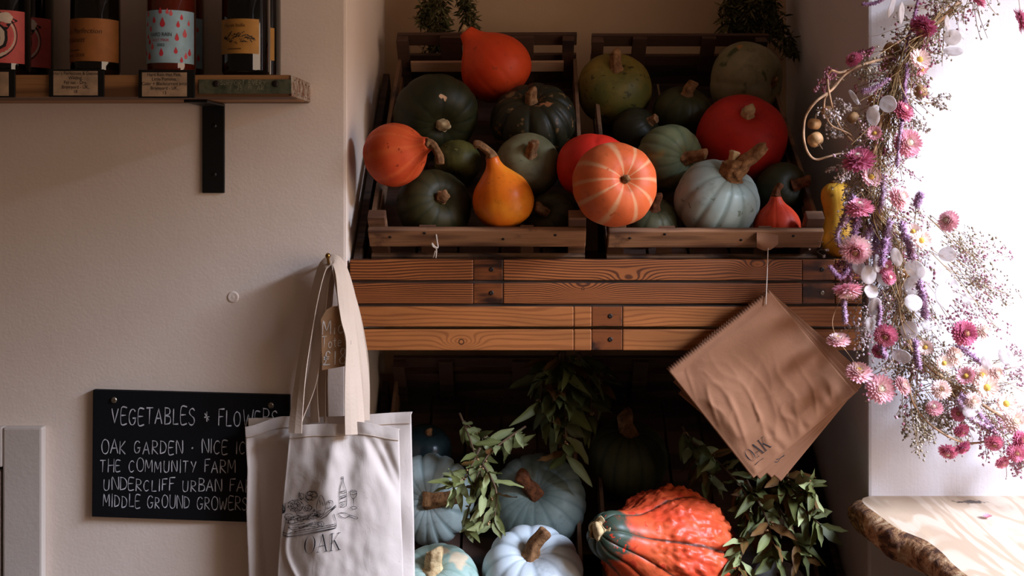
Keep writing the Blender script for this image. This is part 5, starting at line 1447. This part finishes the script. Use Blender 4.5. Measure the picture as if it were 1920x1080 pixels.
bay_bunch('large bay branch spilling over the warty squash at the side of the niche', [[(1290, 820, .17), (1350, 870, .12), (1400, 930, .06), (1420, 1010, -.01)], [(1400, 850, .12), (1450, 900, .06), (1500, 950, -.01), (1540, 985, -.04)], [(1420, 870, .10), (1460, 950, .04), (1490, 1010, -.02), (1500, 1040, -.03)], [(1380, 880, .12), (1400, 950, .06), (1392, 1030, -.02), (1385, 1075, -.03)], [(1440, 880, .08), (1490, 900, .02), (1525, 915, -.02)], [(1400, 900, .08), (1440, 980, -.01), (1450, 1050, -.03)], [(1280, 800, .2), (1300, 850, .17), (1330, 900, .15)]], 24, 0.050, 6, (0.26, 0.85), 0.22)

# dark herbs hung on the back wall
MAT['herb'] = tone_mat('dried_herbs', [(0.0, (46, 44, 28)), (0.6, (80, 80, 50)), (1.0, (112, 102, 68))], 0.8, 0.0, 0.1)
def herb_bunch(label, strands, nail, seed, n=340, lsz=0.023):
    r = random.Random(seed)
    c = at(*nail); root = empty('herb_bunch', c)
    tag(root, label, 'herbs')
    lm = MB(); tm = MB()
    for s in strands:
        P = [Vector(p) for p in catmull([tuple(at(*q)) for q in s], 30)]
        tm.tube(P, 0.0012, 5)
        for k in range(n):
            f = r.random(); i = min(29, int(f * 30)); p = P[i].lerp(P[i + 1], f * 30 - i)
            d = (Vector((0, 0, -1)) * r.uniform(0.2, 1.2) + rnd_dir(r)).normalized()
            leaf(lm, p + rnd_dir(r) * 0.016, d, rnd_dir(r), lsz * r.uniform(0.6, 1.3), lsz * 0.26, r.random(), 0.2, 0.2, 3)
    obj('stems', tm, MAT['twig'], root); obj('leaves', lm, MAT['herb'], root, fixn=False)
    obj('nail', MB().lathe([(0, 0.004), (0.0015, 0.004), (0.002, 0.0015), (0.13, 0.0012)], (c.x, 0.48, c.z + 0.004), (0, 1, 0), 10), MAT['nail'], root)
    obj('string', MB().tube([(c.x + 0.01 * math.cos(a * 0.6), c.y + 0.012 * math.sin(a * 0.6), c.z - 0.03 - a * 0.0006) for a in range(32)], 0.0012, 5), MAT['string'], root)
herb_bunch('pair of dark dried herb strands hanging on the niche wall behind the red onion squash', [[(840, -70, .50), (818, -20, .50), (812, 40, .49), (806, 105, .50)], [(842, -70, .50), (830, -10, .49), (826, 50, .49), (822, 90, .50)], [(845, -70, .50), (868, -20, .50), (874, 20, .49), (880, 50, .49)], [(840, -70, .51), (806, 0, .51), (800, 40, .51)]], (842, -74, .50), 21)
herb_bunch('thick dark herb bunch hanging on the niche wall above the grey-green pumpkin', [[(1410, -70, .50), (1372, -10, .50), (1364, 55, .50)], [(1412, -70, .50), (1405, 0, .49), (1400, 60, .49)], [(1415, -70, .50), (1420, 0, .48), (1425, 62, .48)], [(1418, -70, .50), (1440, -10, .49), (1462, 50, .48), (1485, 95, .47)], [(1416, -70, .50), (1435, 0, .49), (1448, 65, .48)], [(1410, -70, .5), (1390, 0, .5), (1386, 55, .5)]], (1414, -74, .50), 22, 420)
# ------------------------------------------------------------------ dried flower garland
GR = random.Random(77)
GY = -0.085
gl = empty('dried_flower_garland', at(1680, 520, GY))
tag(gl, 'dried flower garland of pink strawflowers and silvery seed discs hanging over the white wall corner', 'garland')
MAT['petal'] = tone_mat('strawflower_petals', [(0.0, (242, 226, 214)), (0.35, (238, 190, 196)), (0.62, (224, 144, 164)), (0.85, (190, 96, 126)), (1.0, (150, 66, 96))], 0.6, 0.25, 0.2)
MAT['center'] = flat_mat('flower_center', (206, 166, 70), 0.9, bump=0.6, scale=300)
MAT['center_dark'] = flat_mat('flower_center_brown', (150, 104, 70), 0.9, bump=0.6, scale=300)
MAT['center_pale'] = flat_mat('flower_center_cream', (222, 210, 180), 0.9, bump=0.6, scale=300)
MAT['vine'] = flat_mat('dry_vine', (176, 138, 104), 0.8, vary=0.12, scale=60)
MAT['stalk'] = tone_mat('dry_stalks', [(0.0, (96, 66, 46)), (0.5, (136, 112, 76)), (1.0, (186, 154, 112))], 0.8)
MAT['floret'] = tone_mat('dried_florets', [(0.0, (120, 66, 78)), (0.25, (192, 126, 146)), (0.45, (216, 178, 190)), (0.65, (220, 204, 204)), (0.85, (214, 204, 196)), (1.0, (150, 134, 110))], 0.9, 0.2, 0.05)
MAT['tassel'] = tone_mat('lilac_tassels', [(0.0, (140, 92, 132)), (0.5, (188, 148, 176)), (1.0, (224, 198, 214))], 0.85, 0.15)
MAT['pod'] = flat_mat('tan_seed_pod', (184, 140, 92), 0.6, vary=0.14, scale=60)
t = NT('seed_disc_paper'); 
t.color(t.ramp(t.noise(t.coords(), 90, 4), [(0.3, (200, 188, 186)), (0.7, (222, 212, 210))]))
t.set(Roughness=0.35); tr = t.node('ShaderNodeBsdfTranslucent'); tr.inputs['Color'].default_value = (0.85, 0.80, 0.78, 1)
tp = t.node('ShaderNodeBsdfTransparent'); m1 = t.node('ShaderNodeMixShader'); m1.inputs['Fac'].default_value = 0.35
t.link(t.b.outputs['BSDF'], m1.inputs[1]); t.link(tr.outputs['BSDF'], m1.inputs[2])
m2 = t.node('ShaderNodeMixShader'); m2.inputs['Fac'].default_value = 0.40
t.link(m1.outputs['Shader'], m2.inputs[1]); t.link(tp.outputs['BSDF'], m2.inputs[2]); t.link(m2.outputs['Shader'], t.out.inputs['Surface'])
MAT['disc'] = t.mat

def flower(px, py, r, facing, tones, y=None, kind='straw', center='center_pale', name='strawflower', closed=0.0, parent=gl):
    """r in picture columns; tones = (centre, rim) along the petal colour scale"""
    y = GY + GR.uniform(-0.075, -0.035) if y is None else y
    c = at(px, py, y); rad = r * 0.001 * (y + 2) / 2
    A = Vector(facing).normalized(); u = A.orthogonal().normalized(); w = A.cross(u)
    m = MB()
    layers = 6 if kind == 'straw' else 2
    for L in range(layers):
        el = math.radians(-22 + 86 * L / (layers - 1)) if kind == 'straw' else math.radians(8 + 14 * L)
        el += closed * 0.6
        n = (24 - L) if kind == 'straw' else 17
        ln_ = rad * (1.0 - 0.10 * L) if kind == 'straw' else rad * (1 - 0.08 * L)
        for k in range(n):
            a = 2 * PI * (k + 0.5 * (L % 2)) / n + GR.uniform(-0.06, 0.06)
            rd = u * math.cos(a) + w * math.sin(a); sd = A.cross(rd)
            e2 = el + GR.uniform(-0.12, 0.12); d = rd * math.cos(e2) + A * math.sin(e2); nn = A * math.cos(e2) - rd * math.sin(e2)
            wd = ln_ * (0.15 if kind == 'straw' else 0.17)
            b = c + rd * rad * 0.16 * (1 - L / layers * 0.5)
            tn = tones[0] + (tones[1] - tones[0]) * (1 - L / layers)
            jt = GR.uniform(-0.06, 0.06)
            vs = [b, b + d * ln_ * 0.45 - sd * wd + nn * wd * 0.3, b + d * ln_ * 0.45 + nn * -wd * 0.1, b + d * ln_ * 0.45 + sd * wd + nn * wd * 0.3, b + d * ln_ * 0.78 - sd * wd * 0.75 + nn * ln_ * 0.07, b + d * ln_ * 0.78 + nn * ln_ * 0.04, b + d * ln_ * 0.78 + sd * wd * 0.75 + nn * ln_ * 0.07, b + d * ln_ * 0.98 + nn * ln_ * 0.15]
            m.add(vs, [(0, 2, 1), (0, 3, 2), (1, 2, 5, 4), (2, 3, 6, 5), (4, 5, 7), (5, 6, 7)], 0, tone=[max(0, min(1, tones[0] * 0.7 + tn * 0.3 + jt))] + [max(0, min(1, tn + jt))] * 3 + [max(0, min(1, tn + jt + 0.05))] * 4)
    f = obj(name, m, MAT['petal'], parent, fixn=False)
    cr = rad * (0.28 if kind == 'straw' else 0.30)
    obj('flower_center', MB().lathe([(-0.2 * cr, cr * 0.9), (0.25 * cr, cr), (0.7 * cr, cr * 0.72), (0.95 * cr, cr * 0.3)], c + A * rad * (0.16 if kind == 'straw' else 0.04), A, 14), MAT[center], f)
    return c
# column, row, r, facing, (inner, rim) tone, centre
for a in [
    (1730, 52, 25, (-.5, -.3, -.6), (.70, .86), 'center_dark'), (1836, 2, 16, (.4, -.4, .6), (.5, .72), 'center_dark'), (1915, 38, 24, (.8, -.35, .2), (.55, .80), 'center_dark'),
    (1704, 268, 26, (.05, -.98, .1), (.12, .62), 'center_pale'), (1610, 298, 30, (-.35, -.45, .75), (.66, .80), 'center_pale'), (1612, 388, 26, (-.2, -.4, .8), (.45, .62), 'center_pale'),
    (1604, 470, 29, (-.35, -.75, -.4), (.55, .14), 'center_dark'), (1590, 546, 27, (-.05, -.35, -.9), (.05, .5), 'center_pale'), (1810, 625, 24, (.1, -.95, .1), (.8, .74), 'center_dark'),
    (1778, 848, 18, (-.3, -.6, -.6), (.5, .66), 'center_pale'), (1804, 808, 15, (.1, -.7, -.4), (.62, .78), 'center_dark'), (1806, 840, 16, (.3, -.6, -.5), (.7, .86), 'center_dark'),
    (1694, 206, 23, (.35, -.55, .5), (.55, .68), 'center_pale'), (1777, 414, 20, (-.7, -.55, .2), (.15, .40), 'center_pale'), (1600, 800 - 690 + 0, 16, (-.6, -.5, .5), (.6, .78), 'center_dark'),
    (1688, 370, 24, (.5, -.7, .3), (.1, .34), 'center_pale'), (1797, 776, 14, (-.4, -.7, .2), (.55, .7), 'center_dark'), (1864, 832, 17, (-.2, -.7, -.4), (.5, .68), 'center_dark'),
    (1880, 868, 14, (.2, -.7, -.4), (.45, .66), 'center_dark'), (1906, 850, 17, (-.1, -.9, .1), (.5, .75), 'center_dark'), (1916, 826, 18, (.3, -.9, .1), (.62, .80), 'center_dark'),
    (1752, 764, 16, (-.3, -.5, .6), (.2, .42), 'center_pale'), (1660, 630, 22, (-.4, -.8, -.2), (.5, .72), 'center_dark'), (1668, 520, 14, (.2, -.8, .2), (.5, .7), 'center_pale'),
    (1840, 705, 22, (.1, -.8, .4), (.0, .08), 'center'), (1905, 790, 24, (-.1, -.8, .4), (.0, .06), 'center_pale'), (1792, 668, 18, (.3, -.8, .3), (.0, .08), 'center_pale'),
    (1868, 700, 18, (.5, -.7, .3), (.0, .1), 'center_pale'), (1765, 730, 18, (-.2, -.8, .3), (.0, .12), 'center_dark'), (1825, 752, 16, (.1, -.9, .2), (.0, .1), 'center_pale'),
    (1660, 500, 16, (.1, -.9, .2), (.5, .62), 'center_pale'), (1845, 620, 16, (.4, -.8, .2), (.0, .08), 'center_pale'), (1648, 660, 14, (-.5, -.7, -.3), (.7, .9), 'center_dark'),
    ]: flower(a[0], a[1], a[2], a[3], a[4], center=a[5])
for a in [(1633, 332, 20, (.1, -.9, .35), (.12, .36)), (1724, 112, 20, (.1, -.9, .3), (.02, .16)), (1712, 434, 15, (-.2, -.9, .3), (.0, .05)), (1727, 451, 19, (.2, -.9, .2), (.0, .06)),
          (1735, 651, 14, (-.3, -.9, .1), (.0, .1)), (1770, 681, 15, (-.1, -.95, .2), (.0, .05)), (1850, 727, 22, (.0, -.9, .3), (.0, .04)), (1886, 757, 21, (.1, -.9, .3), (.0, .05)),
          (1812, 706, 18, (-.6, -.5, .5), (.3, .42)), (1728, 130, 14, (.4, -.5, -.5), (.4, .55)), (1640, 250, 14, (-.4, -.8, .2), (.3, .5))]:
    flower(a[0], a[1], a[2], a[3], a[4], kind='daisy', center='center', name='daisy')
# four strawflowers on a thread
th_pts = [(1577, 556, GY - .02), (1561, 600, GY - .03), (1566, 628, GY - .03), (1572, 640, GY - .03), (1588, 660, GY - .03), (1602, 680, GY - .03), (1612, 698, GY - .03), (1632, 714, GY - .03), (1652, 728, GY - .03), (1676, 724, GY - .03), (1694, 722, GY - .03), (1712, 700, GY - .01)]
obj('thread', MB().tube(catmull([tuple(at(*p)) for p in th_pts], 60), 0.0006, 5), MAT['vine'], gl)
for a in [(1572, 638, 21, (-.2, -.3, .95), (.0, .30), 'center'), (1611, 698, 24, (-.1, -.55, .8), (.0, .36), 'center'), (1652, 729, 26, (-.1, -.95, .25), (.02, .46), 'center_pale'), (1693, 723, 18, (.5, -.6, .4), (.02, .32), 'center_pale')]:
    flower(a[0], a[1], a[2], a[3], a[4], y=GY - 0.03, center=a[5], closed=0.25)
# silvery seed discs
def disc(px, py, rx, ry, ang, facing, y=None):
    y = GY + GR.uniform(-0.07, -0.02) if y is None else y
    c = at(px, py, y); k = 1.02 * 0.001 * (y + 2) / 2; A = Vector(facing).normalized()
    u = Vector((math.cos(ang), 0, math.sin(ang))); u = (u - A * u.dot(A)).normalized(); w = A.cross(u)
    vs = [c]; fs = []; n = 22; sd = GR.random() * 9
    for q in (0.5, 0.93, 1.0):
        for i in range(n):
            a = 2 * PI * i / n
            vs.append(c + u * math.cos(a) * rx * k * q + w * math.sin(a) * ry * k * q + A * (0.0022 * nz(math.cos(a) * 1.5 * q + sd, math.sin(a) * 1.5 * q) + (0.0008 if q == 0.93 else 0)))
    for i in range(n):
        j = (i + 1) % n; fs.append((0, 1 + i, 1 + j)); 
        for q in (0, 1): fs.append((1 + q * n + i, 1 + (q + 1) * n + i, 1 + (q + 1) * n + j, 1 + q * n + j))
    b = len(vs); off = A * -0.0006
    vs += [v_ + off for v_ in vs]; fs += [tuple(i + b for i in reversed(f)) for f in fs]
    fs += [(1 + 2 * n + i, b + 1 + 2 * n + i, b + 1 + 2 * n + (i + 1) % n, 1 + 2 * n + (i + 1) % n) for i in range(n)]
    obj('seed_disc', MB().add(vs, fs), MAT['disc'], gl, fixn=False)
for (px, py, rx, ry, an) in [(1665, 195, 16, 16, 0), (1637, 218, 12, 18, .2), (1640, 205, 9, 9, 0), (1786, 70, 16, 15, 0), (1804, 56, 10, 18, .2), (1788, 96, 18, 9, -.2), (1776, 44, 6, 16, .2), (1601, 182, 5, 18, .4),
                             (1645, 494, 10, 17, .15), (1681, 482, 10, 18, .3), (1716, 505, 16, 20, .9), (1735, 514, 20, 15, 0), (1660, 522, 17, 15, 0), (1629, 515, 15, 18, 0), (1710, 536, 17, 17, 0), (1634, 546, 19, 13, .2), (1640, 575, 12, 20, 0),
                             (1713, 567, 17, 16, 0), (1777, 477, 16, 15, .2), (1770, 553, 17, 24, -.3), (1785, 535, 15, 14, 0), (1705, 619, 16, 17, 0), (1690, 668, 18, 14, .1), (1634, 610, 12, 16, .4), (1886, 668, 13, 17, .2), (1905, 680, 15, 12, 0),
                             (1610, 500, 12, 18, 0), (1850, 680, 10, 16, .5), (1815, 560, 14, 12, 0), (1740, 610, 12, 10, 0), (1820, 770, 16, 12, .4), (1690, 25, 7, 24, .25), (1672, 12, 8, 22, -.2)]:
    disc(px, py, rx, ry, an, (GR.uniform(-.8, .8), -1, GR.uniform(-.6, .6)))
# tan seed pods
for (px, py, r) in [(1527, 232, 11), (1529, 262, 13), (1553, 211, 11), (1600, 221, 10), (1638, 190, 10), (1672, 96, 15), (1663, 122, 11), (1682, 133, 9), (1726, 172, 11), (1785, 735, 15), (1713, 118 + 400, 8), (1700, 512, 10)]:
    y = GY + GR.uniform(-0.02, 0.02); A = rnd_dir(GR); A.y = -abs(A.y) * 0.4
    k = 0.00118 * r * (y + 2) / 2
    mb, _z = gourd_mesh(at(px, py, y), A, k, 'round', 6, 0.10, 0.1, rings=16, seg=36, seed=px)
    p = obj('seed_pod', mb, MAT['pod'], gl)
    A.normalize()
    obj('pod_tip', MB().tube([at(px, py, y) + A * k * 0.6, at(px, py, y) + A * k * 1.5], [k * 0.14, k * 0.03], 6), MAT['vine'], p)
# twining vines
for pts, r in [([(1740, 75), (1690, 100), (1650, 112), (1610, 124), (1584, 140), (1560, 168), (1530, 190), (1512, 215), (1507, 240), (1508, 265), (1516, 288), (1530, 299), (1552, 294), (1575, 288), (1600, 287)], 2.6),
               ([(1640, 112), (1600, 128), (1575, 136), (1560, 132), (1552, 142), (1553, 165), (1558, 190), (1566, 220), (1580, 245), (1600, 266)], 2.4),
               ([(1590, 130), (1572, 152), (1550, 178), (1545, 198), (1548, 218), (1560, 236), (1578, 244), (1596, 254), (1603, 270)], 2.0),
               ([(1725, 660), (1714, 690), (1706, 720), (1710, 750), (1728, 780), (1758, 806), (1790, 824), (1820, 831), (1850, 826), (1870, 810)], 2.4),
               ([(1700, 560), (1676, 600), (1672, 650), (1680, 690)], 1.4), ([(1690, 425), (1710, 465), (1718, 500), (1712, 540)], 1.6), ([(1640, 470), (1670, 490), (1700, 470)], 1.2),
               ([(1830, -60), (1800, 0), (1760, 40), (1715, 80), (1690, 130), (1660, 200), (1640, 280), (1628, 350), (1640, 410), (1672, 460), (1684, 530), (1694, 600), (1722, 670), (1790, 722), (1860, 770), (1960, 830)], 4.0)]:
    P = [tuple(at(x, y_, GY - 0.03 * math.sin(PI * i / (len(pts) - 1)) + 0.008 * math.sin(i * 1.9))) for i, (x, y_) in enumerate(pts)]
    q = catmull(P, 70)
    obj('vine', MB().tube(q, [0.001 * r * (1 + 0.2 * nz(i * 0.4, r)) * (1 - 0.3 * i / 70) for i in range(71)], 8), MAT['vine'], gl)
# lilac amaranth tassels
for pts, r in [([(1722, -6), (1712, 40), (1702, 75), (1696, 95)], 4), ([(1618, 8), (1640, 6), (1660, -4)], 3.5), ([(1700, 122), (1696, 165), (1697, 205), (1690, 232)], 6), ([(1690, 230), (1686, 265), (1682, 312)], 4), ([(1618, 172), (1640, 165), (1666, 148)], 5),
               ([(1655, 330), (1655, 365), (1648, 392), (1637, 404)], 7), ([(1600, 408), (1578, 420), (1570, 445), (1582, 470), (1594, 500), (1592, 525)], 8), ([(1610, 410), (1600, 440), (1590, 470)], 8), ([(1668, 415), (1664, 440), (1666, 470)], 7), ([(1690, 420), (1700, 450), (1712, 485)], 8),
               ([(1645, 440), (1640, 470), (1645, 495)], 8), ([(1660, 450), (1655, 480), (1652, 498)], 7), ([(1724, 530), (1730, 560), (1735, 595)], 8), ([(1582, 560), (1583, 585), (1585, 604)], 5), ([(1716, 640), (1719, 665), (1723, 690)], 6), ([(1798, 650), (1820, 665), (1850, 690), (1872, 700)], 8),
               ([(1800, 740), (1825, 765), (1845, 785), (1865, 812)], 7), ([(1795, 750), (1815, 780), (1850, 800)], 6), ([(1600, 370), (1588, 395), (1580, 420)], 7), ([(1718, 385), (1722, 374), (1727, 364)], 7), ([(1640, 420), (1625, 450), (1628, 470)], 8), ([(1647, 565), (1650, 590), (1646, 610)], 4), ([(1555, 500), (1575, 520), (1590, 505)], 5), ([(1660, 620), (1652, 650), (1660, 670)], 6)]:
    y = GY + GR.uniform(-0.065, -0.02); P = [Vector(p) for p in catmull([tuple(at(a, b, y)) for a, b in pts], 22)]
    m = MB(); rr = r * 0.001; base_t = GR.uniform(0.15, 0.65)
    m.tube(P, [rr * 0.45 * (0.5 + 0.5 * math.sin(PI * min(1, (i + 3) / 26))) for i in range(23)], 7, tone=base_t)
    for k in range(480):
        f = GR.random() * 21.9; i = int(f); p = P[i].lerp(P[i + 1], f - i); d = rnd_dir(GR); s = d.orthogonal().normalized() * 0.0013; s2 = d.cross(s)
        b = p + d * rr * 0.3; tp_ = p + d * rr * GR.uniform(0.8, 1.7); tn = max(0, min(1, base_t + GR.uniform(-.2, .35)))
        m.add([b + s, b - s * 0.5 + s2 * 0.8, b - s * 0.5 - s2 * 0.8, tp_], [(0, 1, 3), (1, 2, 3), (2, 0, 3)], 0, tone=tn)
    obj('tassel', m, MAT['tassel'], gl, fixn=False)
# fine stalks and tiny florets that fill the garland
spine = catmull([(1850, -40), (1760, 36), (1706, 96), (1672, 180), (1650, 268), (1638, 345), (1644, 405), (1672, 458), (1688, 530), (1694, 605), (1725, 680), (1795, 728), (1860, 775), (1950, 835)], 300)
def floret(m, p, s, tone):
    u = rnd_dir(GR); v_ = u.orthogonal().normalized(); w = u.cross(v_)
    m.add([p + u * s, p - u * s, p + v_ * s * .7, p - v_ * s * .7, p + w * s * .7, p - w * s * .7], [(0, 2, 4), (0, 4, 3), (0, 3, 5), (0, 5, 2), (1, 4, 2), (1, 3, 4), (1, 5, 3), (1, 2, 5)], 0, tone=tone)
stm = MB(); fl = MB()
def spray(x0, y0, ang, L, nfl, tone, y, spread=0.9, stone=None):
    """one fine stalk leaving (x0, y0) with florets near its end"""
    c0 = at(x0, y0, y); d = Vector((math.cos(ang), GR.uniform(-.5, .2), -math.sin(ang))); bend = Vector((GR.uniform(-.3, .3), 0, GR.uniform(-.35, .1)))
    P = [c0 + d * L * f + bend * L * f * f for f in (0, .35, .7, 1)]
    stm.tube(P, [0.0008, 0.0007, 0.0006, 0.0004], 4, cap=False, tone=GR.random() if stone is None else stone)
    for k in range(nfl):
        f = GR.uniform(0.45, 1.0); q = c0 + d * L * f + bend * L * f * f; e = rnd_dir(GR) * L * 0.22 * spread
        if k % 3 == 0: stm.tube([q, q + e], [0.0004, 0.0003], 3, cap=False, tone=0.4)
        floret(fl, q + e, GR.uniform(0.0014, 0.0044), max(0, min(1, tone + GR.uniform(-.14, .14))))
for i in range(820):
    k = GR.randrange(0, 300); x, y_ = spine[k]; x2, y2 = spine[k + 1]
    along = math.atan2(y2 - y_, x2 - x)
    out = along + GR.choice((-1, 1)) * GR.uniform(0.25, 1.15) + (PI if GR.random() < 0.18 else 0)
    w = 24 if k < 60 else 30 if k < 115 else 62 if k < 190 else 52
    tone = GR.choice((.08, .15, .25, .45, .7, .95, 1.0, 1.0, 1.0, .95)) if y_ < 260 else GR.choice((.12, .3, .4, .5, .66, .75, .85, .95, 1.0)) if y_ < 500 else GR.choice((.3, .45, .5, .66, .75, .8, .85, .9, 1.0))
    spray(x + GR.gauss(0, w * .42), y_ + GR.gauss(0, w * .42), out, GR.uniform(0.025, 0.075), GR.randrange(5, 14), tone, GY + GR.uniform(-0.03, 0.05))
# airy sprays reaching out over the wall
for (x0, y0, an, L, n, tone) in [(1740, 400, .5, .11, 40, .95), (1760, 420, .55, .12, 40, .95), (1770, 450, .4, .10, 36, .4), (1790, 480, .5, .09, 36, .42), (1770, 500, .75, .11, 34, .9), (1740, 470, .6, .12, 30, .7), (1790, 520, .1, .07, 26, .95), (1760, 540, .6, .10, 40, .38), (1760, 560, .8, .10, 46, .3),
                                 (1700, 720, 1.25, .08, 50, .97), (1720, 730, 1.4, .09, 50, .97), (1710, 740, 1.6, .07, 40, .97), (1740, 735, 1.1, .09, 40, .95), (1690, 650, 1.7, .06, 30, .97), (1640, 560, 1.9, .07, 40, .66), (1630, 580, 1.7, .07, 40, .66), (1590, 230, 3.6, .05, 34, .75), (1600, 250, 3.5, .05, 34, .75), (1610, 200, 3.3, .05, 30, .75),
                                 (1600, 310, 2.4, .04, 30, .72), (1590, 340, 1.8, .04, 40, .72), (1670, 145, 3.4, .06, 30, .97), (1650, 90, 2.9, .04, 30, .15), (1580, 150, 3.4, .035, 26, .25), (1562, 160, 4.0, .03, 20, .3), (1545, 150, 2.0, .02, 14, .3), (1730, 190, .1, .045, 26, .9), (1700, 240, -.2, .04, 24, .85), (1850, 680, -.3, .08, 30, .5), (1860, 700, -.1, .08, 40, .5), (1600, 500, 2.3, .05, 40, .25), (1590, 480, 2.0, .04, 40, .2),
                                 (1690, 160, 5.2, .06, 20, .9), (1720, 60, 5.4, .05, 20, .3), (1860, 800, .9, .08, 50, .35), (1890, 830, .9, .06, 50, .3), (1830, 760, 1.0, .07, 50, .4)]:
    for _ in range(3): spray(x0 + GR.uniform(-8, 8), y0 + GR.uniform(-8, 8), an + GR.uniform(-.3, .3), L * GR.uniform(.75, 1.1), n, tone, GY + GR.uniform(-.03, .02), 0.7)
# bundled long stalks, seen bare between the clumps
for i in range(300):
    k = GR.choice((GR.randrange(10, 60), GR.randrange(50, 110), GR.randrange(110, 150), GR.randrange(160, 235))); k2 = min(300, k + GR.randrange(18, 40))
    a = spine[k]; b = spine[k2]; y = GY + GR.uniform(-.045, .02); mid = spine[(k + k2) // 2]
    j = lambda s: GR.gauss(0, s)
    P = [tuple(at(a[0] + j(9), a[1] + j(6), y)), tuple(at(mid[0] + j(11), mid[1] + j(6), y - .006)), tuple(at(b[0] + j(20), b[1] + j(10), y))]
    stm.tube(catmull(P, 6), 0.0008, 4, cap=False, tone=GR.random())
tag(obj('stalks', stm, MAT['stalk'], gl, fixn=False), kind='stuff')
tag(obj('florets', fl, MAT['floret'], gl, fixn=False), kind='stuff')
# two threads that hold the loose blooms at the top
obj('thread', MB().tube([at(1915, 38, GY), at(1905, -40, GY), at(1850, -60, GY)], 0.0006, 5), MAT['vine'], gl)
# the nail the garland hangs from, above the picture
np_ = at(1850, -60, GY)
obj('nail', MB().lathe([(0, 0.004), (0.002, 0.004), (0.003, 0.0015), (abs(GY) + 0.004, 0.0015)], (np_.x, GY - 0.004, np_.z), (0, 1, 0), 10), MAT['nail'], gl)
# a bloom fallen on the slab
fy_ = -0.09; sF = (fy_ + 2) / 2
pz = Vector(((1855 - 960) / 1000 * 0.93, -0.13, ZS + 0.007))
fr = empty('fallen_flower', (pz.x, pz.y, ZS)); tag(fr, 'tiny pink dried flower fallen on the wooden slab', 'flower')
m = MB()
for k in range(14):
    a = k * 2 * PI / 14; d = Vector((math.cos(a), math.sin(a), 0.35))
    leaf(m, pz - Vector((0, 0, 0.0055)), d, (0, 0, 1), 0.011, 0.004, 0.55, -0.2, 0.2, 3)
obj('petals', m, MAT['petal'], fr, fixn=False)
